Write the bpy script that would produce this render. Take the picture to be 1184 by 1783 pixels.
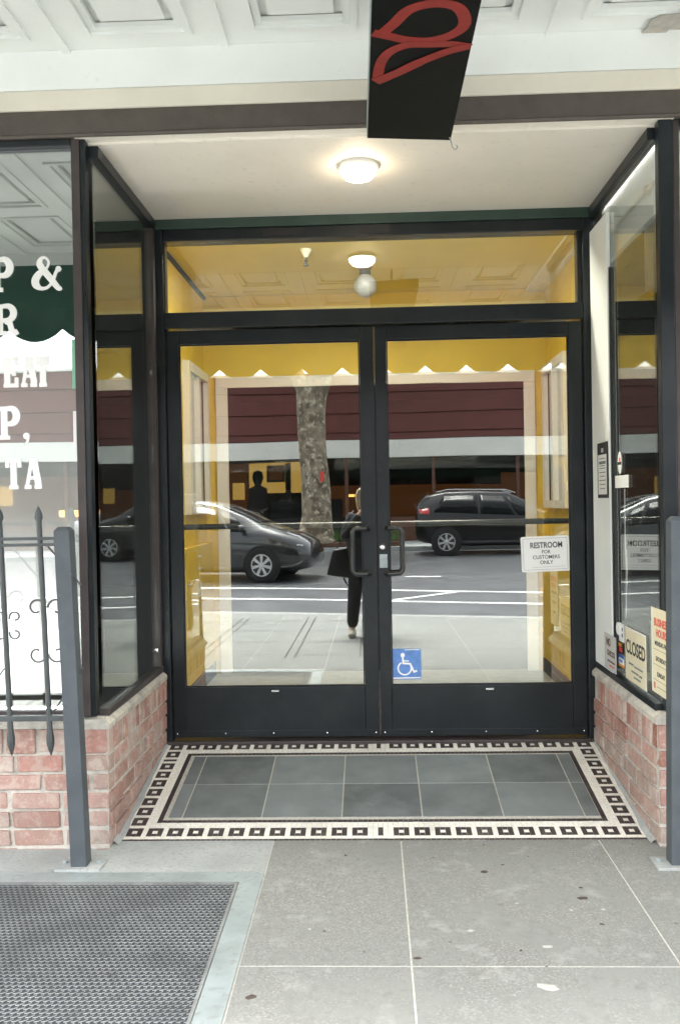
import bpy, bmesh, math, random
from mathutils import Vector, Matrix
random.seed(7)
R = math.radians
sc = bpy.context.scene
for o in list(bpy.data.objects): bpy.data.objects.remove(o)
C = sc.collection

# ------------------------------------------------------------ camera
cam_d = bpy.data.cameras.new('camera'); cam = bpy.data.objects.new('camera', cam_d); C.objects.link(cam)
yaw, pit, rol = .0365, -.0106, -.0178
fw = Vector((-math.sin(yaw), math.cos(yaw), 0)); rt = Vector((math.cos(yaw), math.sin(yaw), 0)); up = Vector((0, 0, 1))
f2 = fw*math.cos(pit)+up*math.sin(pit); u2 = up*math.cos(pit)-fw*math.sin(pit)
r3 = rt*math.cos(rol)+u2*math.sin(rol); u3 = u2*math.cos(rol)-rt*math.sin(rol)
mw = Matrix((r3, u3, -f2)).transposed().to_4x4(); mw.translation = Vector((1.0346, -4.5241, 1.2193))
cam.matrix_world = mw
cam_d.sensor_fit = 'VERTICAL'; cam_d.sensor_height = 36; cam_d.lens = 36*1519.66/1783
cam_d.clip_start = .01; cam_d.clip_end = 600
sc.camera = cam
# ------------------------------------------------------------ world, sun, exposure
w = bpy.data.worlds.new('World'); sc.world = w; w.use_nodes = True
nt = w.node_tree; nt.nodes.clear()
sky = nt.nodes.new('ShaderNodeTexSky'); sky.sky_type = 'NISHITA'; sky.sun_disc = False
SUN_EL, SUN_AZ = R(66), R(200)
sky.sun_elevation = SUN_EL; sky.sun_rotation = SUN_AZ; sky.air_density = 1.0; sky.dust_density = 4.0; sky.ozone_density = 1
hs = nt.nodes.new('ShaderNodeHueSaturation'); hs.inputs['Saturation'].default_value = .22
bg = nt.nodes.new('ShaderNodeBackground'); bg.inputs[1].default_value = .15
wo = nt.nodes.new('ShaderNodeOutputWorld')
nt.links.new(sky.outputs[0], hs.inputs['Color']); nt.links.new(hs.outputs[0], bg.inputs[0]); nt.links.new(bg.outputs[0], wo.inputs[0])
sd = bpy.data.lights.new('sun', 'SUN'); sd.energy = 1.0; sd.angle = R(22); sd.color = (1, .97, .92)
sun = bpy.data.objects.new('sun', sd); C.objects.link(sun)
# sun stands over the street, behind the camera: direction towards the sun
sdir = Vector((math.sin(SUN_AZ)*math.cos(SUN_EL), math.cos(SUN_AZ)*math.cos(SUN_EL), math.sin(SUN_EL)))
sun.rotation_euler = sdir.to_track_quat('Z', 'Y').to_euler(); sun.location = (0, -10, 12)
sc.view_settings.view_transform = 'Standard'; sc.view_settings.look = 'None'
sc.view_settings.exposure = 3.0; sc.view_settings.gamma = 1; sc.view_settings.use_curve_mapping = False
sc.cycles.max_bounces = 14; sc.cycles.glossy_bounces = 8; sc.cycles.transparent_max_bounces = 24; sc.cycles.diffuse_bounces = 6
sc.cycles.use_denoising = True; sc.cycles.caustics_reflective = False
sc.cycles.sample_clamp_indirect = 4

# ------------------------------------------------------------ materials
def srgb(r, g, b):
    def c(v):
        v /= 255.; return v/12.92 if v <= .04045 else ((v+.055)/1.055)**2.4
    return (c(r), c(g), c(b), 1)
def mat(name, col, rough=.6, metal=0, spec=.5, noise=None, noise2=None, bump=None, rnd=None, coat=0, dark=None):
    """noise=(scale, amount, detail), noise2=(scale, colour, lo, hi) blotches, bump=(scale, strength, distance), rnd=amount of per-object variation"""
    m = bpy.data.materials.new(name); m.use_nodes = True; t = m.node_tree; N = t.nodes; L = t.links
    p = N['Principled BSDF']; p.inputs['Roughness'].default_value = rough; p.inputs['Metallic'].default_value = metal
    p.inputs['Specular IOR Level'].default_value = spec; p.inputs['Coat Weight'].default_value = coat
    geo = N.new('ShaderNodeNewGeometry'); pos = geo.outputs['Position']
    cur = N.new('ShaderNodeRGB').outputs[0]; cur.default_value = col
    if rnd:
        oi = N.new('ShaderNodeObjectInfo'); mr = N.new('ShaderNodeMapRange'); mr.inputs[3].default_value = 1-rnd; mr.inputs[4].default_value = 1+rnd
        L.new(oi.outputs['Random'], mr.inputs[0]); mx = N.new('ShaderNodeVectorMath'); mx.operation = 'SCALE'
        L.new(cur, mx.inputs[0]); L.new(mr.outputs[0], mx.inputs['Scale']); cur = mx.outputs[0]
    if noise:
        n = N.new('ShaderNodeTexNoise'); n.inputs['Scale'].default_value = noise[0]; n.inputs['Detail'].default_value = noise[2] if len(noise) > 2 else 4
        L.new(pos, n.inputs['Vector']); mr = N.new('ShaderNodeMapRange'); mr.inputs[1].default_value = .3; mr.inputs[2].default_value = .7
        mr.inputs[3].default_value = 1-noise[1]; mr.inputs[4].default_value = 1+noise[1]
        L.new(n.outputs[0], mr.inputs[0]); mx = N.new('ShaderNodeVectorMath'); mx.operation = 'SCALE'
        L.new(cur, mx.inputs[0]); L.new(mr.outputs[0], mx.inputs['Scale']); cur = mx.outputs[0]
    for q in (noise2 if isinstance(noise2, list) else [noise2] if noise2 else []):
        n = N.new('ShaderNodeTexNoise'); n.inputs['Scale'].default_value = q[0]; n.inputs['Detail'].default_value = 6; n.inputs['Roughness'].default_value = .65
        L.new(pos, n.inputs['Vector']); mr = N.new('ShaderNodeMapRange'); mr.inputs[1].default_value = q[2]; mr.inputs[2].default_value = q[3]
        L.new(n.outputs[0], mr.inputs[0]); mx = N.new('ShaderNodeMix'); mx.data_type = 'RGBA'
        L.new(mr.outputs[0], mx.inputs[0]); L.new(cur, mx.inputs[6]); mx.inputs[7].default_value = q[1]; cur = mx.outputs[2]
    L.new(cur, p.inputs['Base Color'])
    if bump:
        n = N.new('ShaderNodeTexNoise'); n.inputs['Scale'].default_value = bump[0]; n.inputs['Detail'].default_value = 6
        L.new(pos, n.inputs['Vector']); b = N.new('ShaderNodeBump'); b.inputs['Strength'].default_value = bump[1]; b.inputs['Distance'].default_value = bump[2]
        L.new(n.outputs[0], b.inputs['Height']); L.new(b.outputs[0], p.inputs['Normal'])
    return m
def glass(name, f0, tint=(.9, .93, .91, 1), dirt=.0, wav=0.0):
    m = bpy.data.materials.new(name); m.use_nodes = True; t = m.node_tree; N = t.nodes; L = t.links; N.clear()
    out = N.new('ShaderNodeOutputMaterial'); mix = N.new('ShaderNodeMixShader'); tr = N.new('ShaderNodeBsdfTransparent'); tr.inputs[0].default_value = tint
    gl = N.new('ShaderNodeBsdfGlossy'); gl.inputs['Roughness'].default_value = 0.0; gl.inputs[0].default_value = (.97, 1, .98, 1)
    lw = N.new('ShaderNodeLayerWeight'); lw.inputs[0].default_value = .5
    pw = N.new('ShaderNodeMath'); pw.operation = 'POWER'; pw.inputs[1].default_value = 4.5; L.new(lw.outputs['Facing'], pw.inputs[0])
    mr = N.new('ShaderNodeMapRange'); mr.inputs[3].default_value = f0; mr.inputs[4].default_value = .95; L.new(pw.outputs[0], mr.inputs[0])
    L.new(mr.outputs[0], mix.inputs[0]); L.new(tr.outputs[0], mix.inputs[1]); L.new(gl.outputs[0], mix.inputs[2])
    last = mix
    if wav:
        geo = N.new('ShaderNodeNewGeometry'); n = N.new('ShaderNodeTexNoise'); n.inputs['Scale'].default_value = 1.6; n.inputs['Detail'].default_value = 0
        L.new(geo.outputs['Position'], n.inputs['Vector']); b = N.new('ShaderNodeBump'); b.inputs['Strength'].default_value = 1; b.inputs['Distance'].default_value = wav
        L.new(n.outputs[0], b.inputs['Height']); L.new(b.outputs[0], gl.inputs['Normal'])
    if dirt:
        df = N.new('ShaderNodeBsdfDiffuse'); df.inputs[0].default_value = (.6, .6, .56, 1)
        g2 = N.new('ShaderNodeNewGeometry'); n = N.new('ShaderNodeTexNoise'); n.inputs['Scale'].default_value = 9; n.inputs['Detail'].default_value = 8
        L.new(g2.outputs['Position'], n.inputs['Vector']); mr2 = N.new('ShaderNodeMapRange'); mr2.inputs[1].default_value = .4; mr2.inputs[2].default_value = .75
        mr2.inputs[3].default_value = dirt*.3; mr2.inputs[4].default_value = dirt; L.new(n.outputs[0], mr2.inputs[0])
        m2 = N.new('ShaderNodeMixShader'); L.new(mr2.outputs[0], m2.inputs[0]); L.new(mix.outputs[0], m2.inputs[1]); L.new(df.outputs[0], m2.inputs[2]); last = m2
    L.new(last.outputs[0], out.inputs[0]); return m
def emit(name, col, s):
    m = bpy.data.materials.new(name); m.use_nodes = True; N = m.node_tree.nodes; N.clear()
    o = N.new('ShaderNodeOutputMaterial'); e = N.new('ShaderNodeEmission'); e.inputs[0].default_value = col; e.inputs[1].default_value = s
    m.node_tree.links.new(e.outputs[0], o.inputs[0]); return m

M = {}
M['slab'] = mat('sidewalk_concrete', (.235, .235, .222, 1), .85, noise=(2.2, .12), noise2=[(150, (.14, .14, .13, 1), .48, .68), (120, (.38, .38, .35, 1), .52, .68), (300, (.12, .12, .11, 1), .55, .72), (1.1, (.19, .20, .185, 1), .42, .70), (7, (.32, .33, .31, 1), .56, .72), (3.3, (.215, .22, .205, 1), .52, .66), (30, (.16, .165, .15, 1), .55, .78)], bump=(300, .35, .002), rnd=.06)
M['joint'] = mat('joint_mortar', (.47, .46, .42, 1), .9, noise=(60, .15))
M['band'] = mat('smooth_concrete', (.36, .38, .37, 1), .8, noise=(4, .15), noise2=(70, (.27, .28, .265, 1), .5, .7), bump=(150, .2, .001))
M['road'] = mat('wet_asphalt', (.085, .088, .095, 1), .35, noise=(1.5, .25), noise2=(300, (.18, .18, .18, 1), .55, .75), bump=(200, .3, .003))
M['paint'] = mat('road_paint', (.8, .8, .78, 1), .6, noise=(40, .1))
M['kerb'] = mat('kerb_stone', (.3, .3, .29, 1), .8, noise=(20, .2))
M['brick'] = mat('old_red_brick', (.42, .235, .20, 1), .88, rnd=.28, noise=(22, .25), noise2=[(17, (.60, .50, .43, 1), .50, .60), (2.6, (.27, .115, .08, 1), .52, .66), (60, (.64, .56, .48, 1), .54, .66), (90, (.25, .15, .12, 1), .6, .72)], bump=(90, .6, .004))
def brick_material():
    m = M['brick']; t = m.node_tree; N = t.nodes; L = t.links; p = N['Principled BSDF']
    src = p.inputs['Base Color'].links[0].from_socket
    oi = N.new('ShaderNodeObjectInfo'); geo = N.new('ShaderNodeNewGeometry'); rp = N.new('ShaderNodeValToRGB')
    cols = [(0, (.47, .27, .215, 1)), (.22, (.40, .32, .265, 1)), (.40, (.50, .32, .265, 1)), (.58, (.27, .105, .07, 1)), (.70, (.50, .43, .37, 1)), (.86, (.38, .19, .145, 1)), (1, (.54, .44, .38, 1))]
    el = rp.color_ramp.elements; rp.color_ramp.interpolation = 'CONSTANT'
    while len(el) < len(cols): el.new(.5)
    for e, (a, c) in zip(el, cols): e.position = a; e.color = c
    L.new(oi.outputs['Random'], rp.inputs[0])
    mx = N.new('ShaderNodeMix'); mx.data_type = 'RGBA'; mx.inputs[0].default_value = .55; L.new(src, mx.inputs[6]); L.new(rp.outputs[0], mx.inputs[7])
    # splashed grime close to the ground, broken up by noise
    sx = N.new('ShaderNodeSeparateXYZ'); L.new(geo.outputs['Position'], sx.inputs[0]); n = N.new('ShaderNodeTexNoise'); n.inputs['Scale'].default_value = 14; n.inputs['Detail'].default_value = 6
    L.new(geo.outputs['Position'], n.inputs['Vector'])
    h = N.new('ShaderNodeMapRange'); h.inputs[1].default_value = .18; h.inputs[2].default_value = -.22; L.new(sx.outputs['Z'], h.inputs[0])
    k = N.new('ShaderNodeMath'); k.operation = 'MULTIPLY'; L.new(h.outputs[0], k.inputs[0]); L.new(n.outputs[0], k.inputs[1])
    m2 = N.new('ShaderNodeMix'); m2.data_type = 'RGBA'; L.new(k.outputs[0], m2.inputs[0]); L.new(mx.outputs[2], m2.inputs[6]); m2.inputs[7].default_value = (.30, .27, .235, 1)
    L.new(m2.outputs[2], p.inputs['Base Color'])
brick_material()
M['mortar'] = mat('mortar', (.54, .51, .45, 1), .95, noise=(30, .15), noise2=(12, (.34, .32, .28, 1), .5, .7), bump=(120, .6, .004))
M['white_t'] = mat('white_tessera', (.80, .78, .70, 1), .45, noise=(95, .12), noise2=(6, (.62, .60, .52, 1), .5, .75))
M['black_t'] = mat('dark_tessera', (.045, .036, .036, 1), .5, noise=(90, .3), noise2=(7, (.09, .08, .075, 1), .5, .7))
M['grout'] = mat('grout', (.48, .46, .40, 1), .9, noise=(80, .15))
M['slate'] = mat('slate_tile', (.155, .175, .175, 1), .45, rnd=.30, noise=(7, .18), noise2=[(5, (.185, .205, .205, 1), .45, .7), (120, (.085, .095, .09, 1), .6, .8)], bump=(80, .15, .001))
M['frame'] = mat('bronze_black_frame', (.012, .016, .019, 1), .30, metal=0, spec=.34, noise=(5, .2), noise2=[(70, (.05, .055, .055, 1), .68, .74), (4, (.020, .024, .026, 1), .5, .7)], bump=(400, .05, .0005))
M['frame2'] = mat('dark_mullion', (.06, .05, .048, 1), .4, spec=.3, noise=(9, .2))
M['rubber'] = mat('black_rubber', (.012, .012, .013, 1), .6)
M['green'] = mat('dark_green_board', (.028, .055, .042, 1), .5, noise=(8, .2))
M['beam'] = mat('brown_beam', (.082, .068, .057, 1), .6, noise=(14, .12), noise2=(150, (.14, .12, .11, 1), .55, .8), bump=(250, .2, .001))
M['white'] = mat('white_paint', (.82, .85, .83, 1), .55, noise=(3, .04), noise2=(40, (.74, .77, .75, 1), .6, .8), bump=(60, .15, .001))
M['whitec'] = mat('cream_paint', (.74, .70, .60, 1), .55, noise=(4, .06))
M['ceil'] = mat('recess_ceiling_paint', (.80, .76, .68, 1), .6, noise=(2.5, .05), noise2=(25, (.64, .61, .54, 1), .58, .8), bump=(30, .2, .002))
M['peel'] = mat('bare_plaster', (.42, .40, .36, 1), .9, noise=(30, .15))
M['yellow'] = mat('yellow_wall_paint', (.70, .49, .055, 1), .6, noise=(3, .06))
M['yceil'] = mat('pale_yellow_ceiling', (.76, .64, .20, 1), .6, noise=(3, .04))
M['trim'] = mat('white_trim', (.74, .71, .66, 1), .4)
M['vfloor'] = mat('vestibule_floor', (.42, .42, .40, 1), .5, noise=(12, .1))
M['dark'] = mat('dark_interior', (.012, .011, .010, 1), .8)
M['darkfl'] = mat('dark_shop_floor', (.03, .022, .018, 1), .4)
M['blind'] = mat('pale_blind', (.55, .55, .53, 1), .7)
M['panelw'] = mat('pale_window_screen', (.82, .82, .80, 1), .7, noise=(3, .04))
M['rail'] = mat('grey_painted_iron', (.058, .066, .068, 1), .38, noise=(14, .2), noise2=(60, (.10, .11, .115, 1), .6, .75))
M['railp'] = mat('grey_painted_post', (.080, .092, .102, 1), .5, spec=.3, noise=(12, .12), noise2=(90, (.30, .31, .30, 1), .68, .74), bump=(200, .1, .001))
M['steel'] = mat('galvanised_steel', (.34, .39, .395, 1), .45, metal=.3, noise=(9, .15), noise2=(35, (.24, .25, .245, 1), .55, .75))
M['grate'] = mat('worn_grating_steel', (.235, .245, .24, 1), .5, metal=.1, noise=(5, .25), noise2=(18, (.13, .125, .115, 1), .5, .75))
M['pit'] = mat('pit_black', (.05, .06, .07, 1), .9)
M['chrome'] = mat('chrome', (.7, .7, .7, 1), .15, metal=1)
M['whitep'] = mat('white_plastic', (.85, .85, .82, 1), .4)
M['ink'] = mat('black_ink', (.02, .02, .022, 1), .6)
M['blue'] = mat('blue_sticker', (.12, .26, .60, 1), .5, noise=(30, .15))
M['blue2'] = mat('deep_blue_print', (.03, .12, .42, 1), .5)
M['letter'] = mat('white_vinyl', (.88, .88, .86, 1), .5)
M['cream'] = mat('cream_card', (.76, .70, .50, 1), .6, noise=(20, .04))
M['red'] = mat('red_print', (.65, .07, .05, 1), .6)
M['orange'] = mat('orange_print', (.75, .28, .03, 1), .6)
M['signblk'] = mat('black_sign_board', (.004, .005, .005, 1), .5, spec=.12, noise=(10, .3), noise2=(60, (.03, .035, .033, 1), .62, .8))
M['signred'] = mat('red_sign_paint', (.24, .022, .018, 1), .5, noise=(25, .15))
M['awngr'] = mat('green_canvas', (.018, .085, .06, 1), .8, noise=(6, .15))
M['awnw'] = mat('canvas_white_edge', (.7, .7, .66, 1), .8)
M['siding'] = mat('red_brown_siding', (.12, .027, .020, 1), .6, noise=(2, .12), rnd=.06)
M['osign'] = mat('white_fascia', (.74, .73, .68, 1), .6, noise=(1.5, .06))
M['obase'] = mat('brown_bulkhead', (.10, .04, .022, 1), .6, noise=(3, .2))
M['oglass'] = glass('storefront_glass', .02, (.7, .7, .7, 1))
M['gdoor'] = glass('door_glass', .18, (.93, .95, .93, 1), dirt=.003, wav=.0006)
M['gtran'] = glass('transom_glass', .10, (.93, .94, .9, 1), dirt=.01)
M['gside'] = glass('side_glass', .10, (.97, .98, .975, 1), dirt=.004, wav=.0006)
M['gfront'] = glass('window_glass', .30, (.9, .92, .92, 1), dirt=.02, wav=.0006)
M['lamp'] = emit('lit_lamp', (1, .82, .58, 1), 5.5)
M['tube'] = emit('added_tube_glow', (1, .95, .84, 1), 22)  # glow of the lamp added in the vestibule
M['fill_bay'] = emit('added_bay_glow', (1, .97, .92, 1), 14)  # glow of the lamp added in the left window bay
M['fill_pelmet'] = emit('added_pelmet_glow', (1, .95, .88, 1), 4)  # glow of the lamp added above the right pelmet
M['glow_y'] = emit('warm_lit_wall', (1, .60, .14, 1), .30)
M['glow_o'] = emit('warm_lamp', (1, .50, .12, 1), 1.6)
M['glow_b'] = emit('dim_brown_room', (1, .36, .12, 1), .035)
M['stain'] = mat('rain_stain', (.55, .52, .42, 1), .8)
M['globe'] = mat('frosted_globe', (.30, .31, .33, 1), .35)
M['bark'] = mat('mottled_bark', (.26, .21, .15, 1), .9, noise=(5, .35), noise2=[(3.2, (.12, .09, .06, 1), .50, .58), (6, (.55, .50, .38, 1), .54, .62), (14, (.10, .08, .06, 1), .58, .66)], bump=(12, .8, .03))
M['leaf'] = mat('leaf_green', (.05, .10, .025, 1), .6, noise=(3, .3))
M['grass'] = mat('grass_green', (.07, .15, .03, 1), .7, noise=(5, .3))
M['soil'] = mat('soil', (.04, .03, .02, 1), .95)
M['car1'] = mat('dark_grey_car_paint', (.012, .013, .014, 1), .22, spec=.5, coat=1)
M['car2'] = mat('black_car_paint', (.003, .003, .0035, 1), .2, spec=.3, coat=.4)
M['carglass'] = mat('car_glass', (.008, .010, .010, 1), .12, spec=.22)
M['tyre'] = mat('tyre', (.012, .012, .012, 1), .8)
M['alloy'] = mat('alloy', (.55, .56, .57, 1), .3, metal=.8)
M['tail'] = mat('red_tail_lens', (.5, .01, .01, 1), .2, coat=1)
M['head'] = mat('headlight_lens', (.6, .62, .64, 1), .1, coat=1)
M['skin'] = mat('skin', (.50, .30, .22, 1), .5)
M['coat'] = mat('black_coat', (.012, .012, .014, 1), .8)
M['hair'] = mat('fair_hair', (.42, .33, .20, 1), .6, noise=(60, .3))
M['bag'] = mat('black_leather', (.014, .013, .013, 1), .4)
M['shoe'] = mat('tan_shoe', (.40, .36, .30, 1), .6)
M['leafdry'] = mat('dead_leaf', (.06, .045, .035, 1), .8)
M['gumd'] = mat('dark_gum', (.13, .13, .12, 1), .8)
M['gum'] = mat('old_gum', (.40, .40, .37, 1), .8)

# ------------------------------------------------------------ helpers
class MB:
    def __init__(s): s.v = []; s.f = []; s.mi = []; s.cur = 0
    def add(s, vs, fs):
        n = len(s.v); s.v += [tuple(v) for v in vs]
        for f in fs: s.f.append(tuple(i+n for i in f)); s.mi.append(s.cur)
        return s
    def box(s, x0, x1, y0, y1, z0, z1, m=None):
        vs = [Vector((x, y, z)) for z in (z0, z1) for y in (y0, y1) for x in (x0, x1)]
        if m: vs = [m @ v for v in vs]
        return s.add(vs, [(0, 2, 3, 1), (4, 5, 7, 6), (0, 1, 5, 4), (2, 6, 7, 3), (0, 4, 6, 2), (1, 3, 7, 5)])
    def prism(s, poly, a, b, fn):
        """poly: 2D points, extruded from a to b; fn(u, v, h) -> xyz"""
        n = len(poly)
        return s.add([fn(p[0], p[1], a) for p in poly]+[fn(p[0], p[1], b) for p in poly],
                     [tuple(range(n))[::-1], tuple(range(n, 2*n))]+[(i, (i+1) % n, (i+1) % n+n, i+n) for i in range(n)])
    def tube(s, pts, r, n=8, closed=False, cap=True):
        pts = [Vector(p) for p in pts]; k = len(pts); rr = r if isinstance(r, (list, tuple)) else [r]*k
        base = len(s.v); pv = None; rings = []
        for i, p in enumerate(pts):
            if closed: t = pts[(i+1) % k]-pts[i-1]
            else: t = pts[min(i+1, k-1)]-pts[max(i-1, 0)]
            t.normalize()
            if pv is None:
                a = Vector((0, 0, 1)) if abs(t.z) < .9 else Vector((1, 0, 0)); pv = t.cross(a).normalized()
            else:
                pv = (pv-t*pv.dot(t)).normalized()
            q = t.cross(pv)
            rings.append([p+(pv*math.cos(2*math.pi*j/n)+q*math.sin(2*math.pi*j/n))*rr[i] for j in range(n)])
        vs = [v for g in rings for v in g]; fs = []
        for i in range(k if closed else k-1):
            a = i*n; b = ((i+1) % k)*n
            fs += [(a+j, a+(j+1) % n, b+(j+1) % n, b+j) for j in range(n)]
        if not closed and cap: fs += [tuple(range(n))[::-1], tuple(range((k-1)*n, k*n))]
        return s.add(vs, fs)
    def lathe(s, prof, c, n=24, axis='z', m=None):
        """prof: (radius, height) list"""
        vs = []; k = len(prof)
        for r, h in prof:
            for j in range(n):
                a = 2*math.pi*j/n; x, y = r*math.cos(a), r*math.sin(a)
                v = {'z': (x, y, h), 'y': (x, h, y), 'x': (h, x, y)}[axis]
                v = Vector(c)+Vector(v)
                vs.append(m @ v if m else v)
        fs = [(i*n+j, i*n+(j+1) % n, (i+1)*n+(j+1) % n, (i+1)*n+j) for i in range(k-1) for j in range(n)]
        fs += [tuple(range(n))[::-1], tuple(range((k-1)*n, k*n))]
        return s.add(vs, fs)
    def ribbon(s, pts, w, fn, h0=0., h1=.001, closed=False):
        """thick flat polyline lying in a surface: fn(u, v, h) -> xyz"""
        P = [Vector(p) for p in pts]; k = len(P); ww = w if isinstance(w, (list, tuple)) else [w]*k
        A = []; B = []
        for i, p in enumerate(P):
            if closed: t1 = (p-P[i-1]); t2 = (P[(i+1) % k]-p)
            else: t1 = (p-P[i-1]) if i else (P[1]-p); t2 = (P[i+1]-p) if i < k-1 else t1
            t1 = t1.normalized(); t2 = t2.normalized(); t = (t1+t2).normalized() if (t1+t2).length > 1e-6 else t1
            nrm = Vector((-t.y, t.x)); c = max(.5, nrm.dot(Vector((-t2.y, t2.x)))); q = nrm*(ww[i]/2/c)
            A.append(p+q); B.append(p-q)
        vs = []
        for i in range(k):
            e = h1+(h1-h0)*.15*i/k
            vs += [fn(A[i].x, A[i].y, h0), fn(B[i].x, B[i].y, h0), fn(B[i].x, B[i].y, e), fn(A[i].x, A[i].y, e)]
        fs = []
        for i in range(k if closed else k-1):
            a = i*4; b = ((i+1) % k)*4
            fs += [(a+j, a+(j+1) % 4, b+(j+1) % 4, b+j) for j in range(4)]
        if not closed: fs += [(0, 1, 2, 3), ((k-1)*4+3, (k-1)*4+2, (k-1)*4+1, (k-1)*4)]
        return s.add(vs, fs)
    def mesh(s, name, m, smooth=False, bevel=0):
        me = bpy.data.meshes.new(name); me.from_pydata([tuple(v) for v in s.v], [], s.f)
        for mm in (m if isinstance(m, (list, tuple)) else [m]): me.materials.append(mm)
        for p, i in zip(me.polygons, s.mi): p.material_index = i
        bm = bmesh.new(); bm.from_mesh(me)
        if bevel:
            bmesh.ops.bevel(bm, geom=[e for e in bm.edges if e.is_manifold and e.calc_face_angle(0) > .5], offset=bevel, segments=2, affect='EDGES', profile=.5)
        bmesh.ops.recalc_face_normals(bm, faces=bm.faces)
        if smooth:
            for f in bm.faces: f.smooth = True
            for e in bm.edges:
                if e.is_manifold and e.calc_face_angle(0) > .7: e.smooth = False
        bm.to_mesh(me); bm.free(); return me
    def build(s, name, m, parent=None, smooth=False, bevel=0, **k):
        o = bpy.data.objects.new(name, s.mesh(name, m, smooth, bevel)); C.objects.link(o)
        if parent is not None: put(o, parent)
        if k: tag(o, **k)
        return o
def wmat(o):
    m = o.matrix_basis.copy()
    return (wmat(o.parent) @ o.matrix_parent_inverse @ m) if o.parent else m
def put(o, parent):
    o.parent = parent; o.matrix_parent_inverse = wmat(parent).inverted()
def tag(o, label=None, cat=None, group=None, kind=None):
    if label: o['label'] = label
    if cat: o['category'] = cat
    if group: o['group'] = group
    if kind: o['kind'] = kind
    return o
def empty(name, loc=(0, 0, 0), **k):
    o = bpy.data.objects.new(name, None); o.location = loc; o.empty_display_size = .1; C.objects.link(o)
    return tag(o, **k)
def bx(name, m, x0, x1, y0, y1, z0, z1, parent=None, bevel=0, **k):
    return MB().box(min(x0, x1), max(x0, x1), min(y0, y1), max(y0, y1), min(z0, z1), max(z0, z1)).build(name, m, parent, bevel=bevel, **k)
def inst(name, me, parent, loc=(0, 0, 0), rot=(0, 0, 0), scale=(1, 1, 1)):
    o = bpy.data.objects.new(name, me); C.objects.link(o); o.location = loc; o.rotation_euler = rot; o.scale = scale
    put(o, parent); return o
def text(name, s, size, loc, rot, m, parent, wide=1.0, bold=0.0, ext=.0006, align='CENTER', skip_tag=True):
    cu = bpy.data.curves.new(name, 'FONT'); cu.body = s; cu.size = size; cu.align_x = align; cu.align_y = 'CENTER'; cu.extrude = ext; cu.offset = bold; cu.resolution_u = 3
    t = bpy.data.objects.new('t', cu); C.objects.link(t); dg = bpy.context.evaluated_depsgraph_get()
    me = bpy.data.meshes.new_from_object(t.evaluated_get(dg)); bpy.data.objects.remove(t); bpy.data.curves.remove(cu)
    me.materials.clear(); me.materials.append(m); me.name = name
    o = bpy.data.objects.new(name, me); C.objects.link(o); o.location = loc; o.rotation_euler = rot; o.scale = (wide, 1, 1)
    put(o, parent); return o
def arc(cx, cy, rx, ry, a0, a1, n=12):
    return [(cx+rx*math.cos(R(a0+(a1-a0)*i/n)), cy+ry*math.sin(R(a0+(a1-a0)*i/n))) for i in range(n+1)]

def walk_z(y): return -.166+.0100*(y+.93)              # pavement falls gently to the kerb
def road_z(y): return -.33-.0145*(y+7)                  # carriageway rises again towards the far side
def kerb_y(x): return -7.03+.24*max(min(x, 8), -9)

# ============================================================ GROUND
S = 'structure'
ground = MB(); ground.add([(-300, -300, -.8), (300, -300, -.8), (300, 300, -.8), (-300, 300, -.8)], [(0, 1, 2, 3)])
ground.build('ground', M['road'], kind=S)
rd = MB(); rd.add([(x, y, road_z(y)) for y in (-5, -19.7) for x in (-60, 60)], [(0, 1, 3, 2)]); rd.build('road', M['road'], kind=S)
def roadstripe(p0, p1, wd):
    p0, p1 = Vector(p0), Vector(p1); n = Vector((-(p1-p0).y, (p1-p0).x)).normalized()*wd/2
    m = MB(); q = [p0+n, p1+n, p1-n, p0-n]
    m.add([(v.x, v.y, road_z(v.y)+h) for h in (0.001, .005) for v in q], [(0, 1, 2, 3), (4, 5, 6, 7), (0, 1, 5, 4), (1, 2, 6, 5), (2, 3, 7, 6), (3, 0, 4, 7)])
    return m
roadm = empty('road_markings', (0, -10, -.3), kind=S)
for a, b, wd in [((-14, -13.6), (.74, -10.60), .13), ((.74, -10.60), (9, -8.1), .13), ((-14, -12.2), (1.3, -8.93), .13), ((1.3, -8.93), (9, -6.9), .13), ((1.36, -9.08), (2.4, -10.0), .11), ((1.66, -12.7), (2.36, -12.6), .14), ((4.6, -12.3), (5.4, -12.2), .14)]:
    roadstripe(a, b, wd).build('painted_line', M['paint'], roadm)
# pavement slabs, each its own piece, over a bed of pale mortar
walk = empty('sidewalk', (0, -3, -.2), kind=S)
bed = MB()
xs_b = [-30, -9, -5, 0, 4, 8, 30]
top = [(x, -.90, walk_z(-.9)-.0018) for x in xs_b]; bot = [(x, kerb_y(x)+.02, walk_z(kerb_y(x))-.0018) for x in xs_b]
n = len(xs_b); bed.add(top+bot, [(i, i+1, n+i+1, n+i) for i in range(n-1)])
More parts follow.
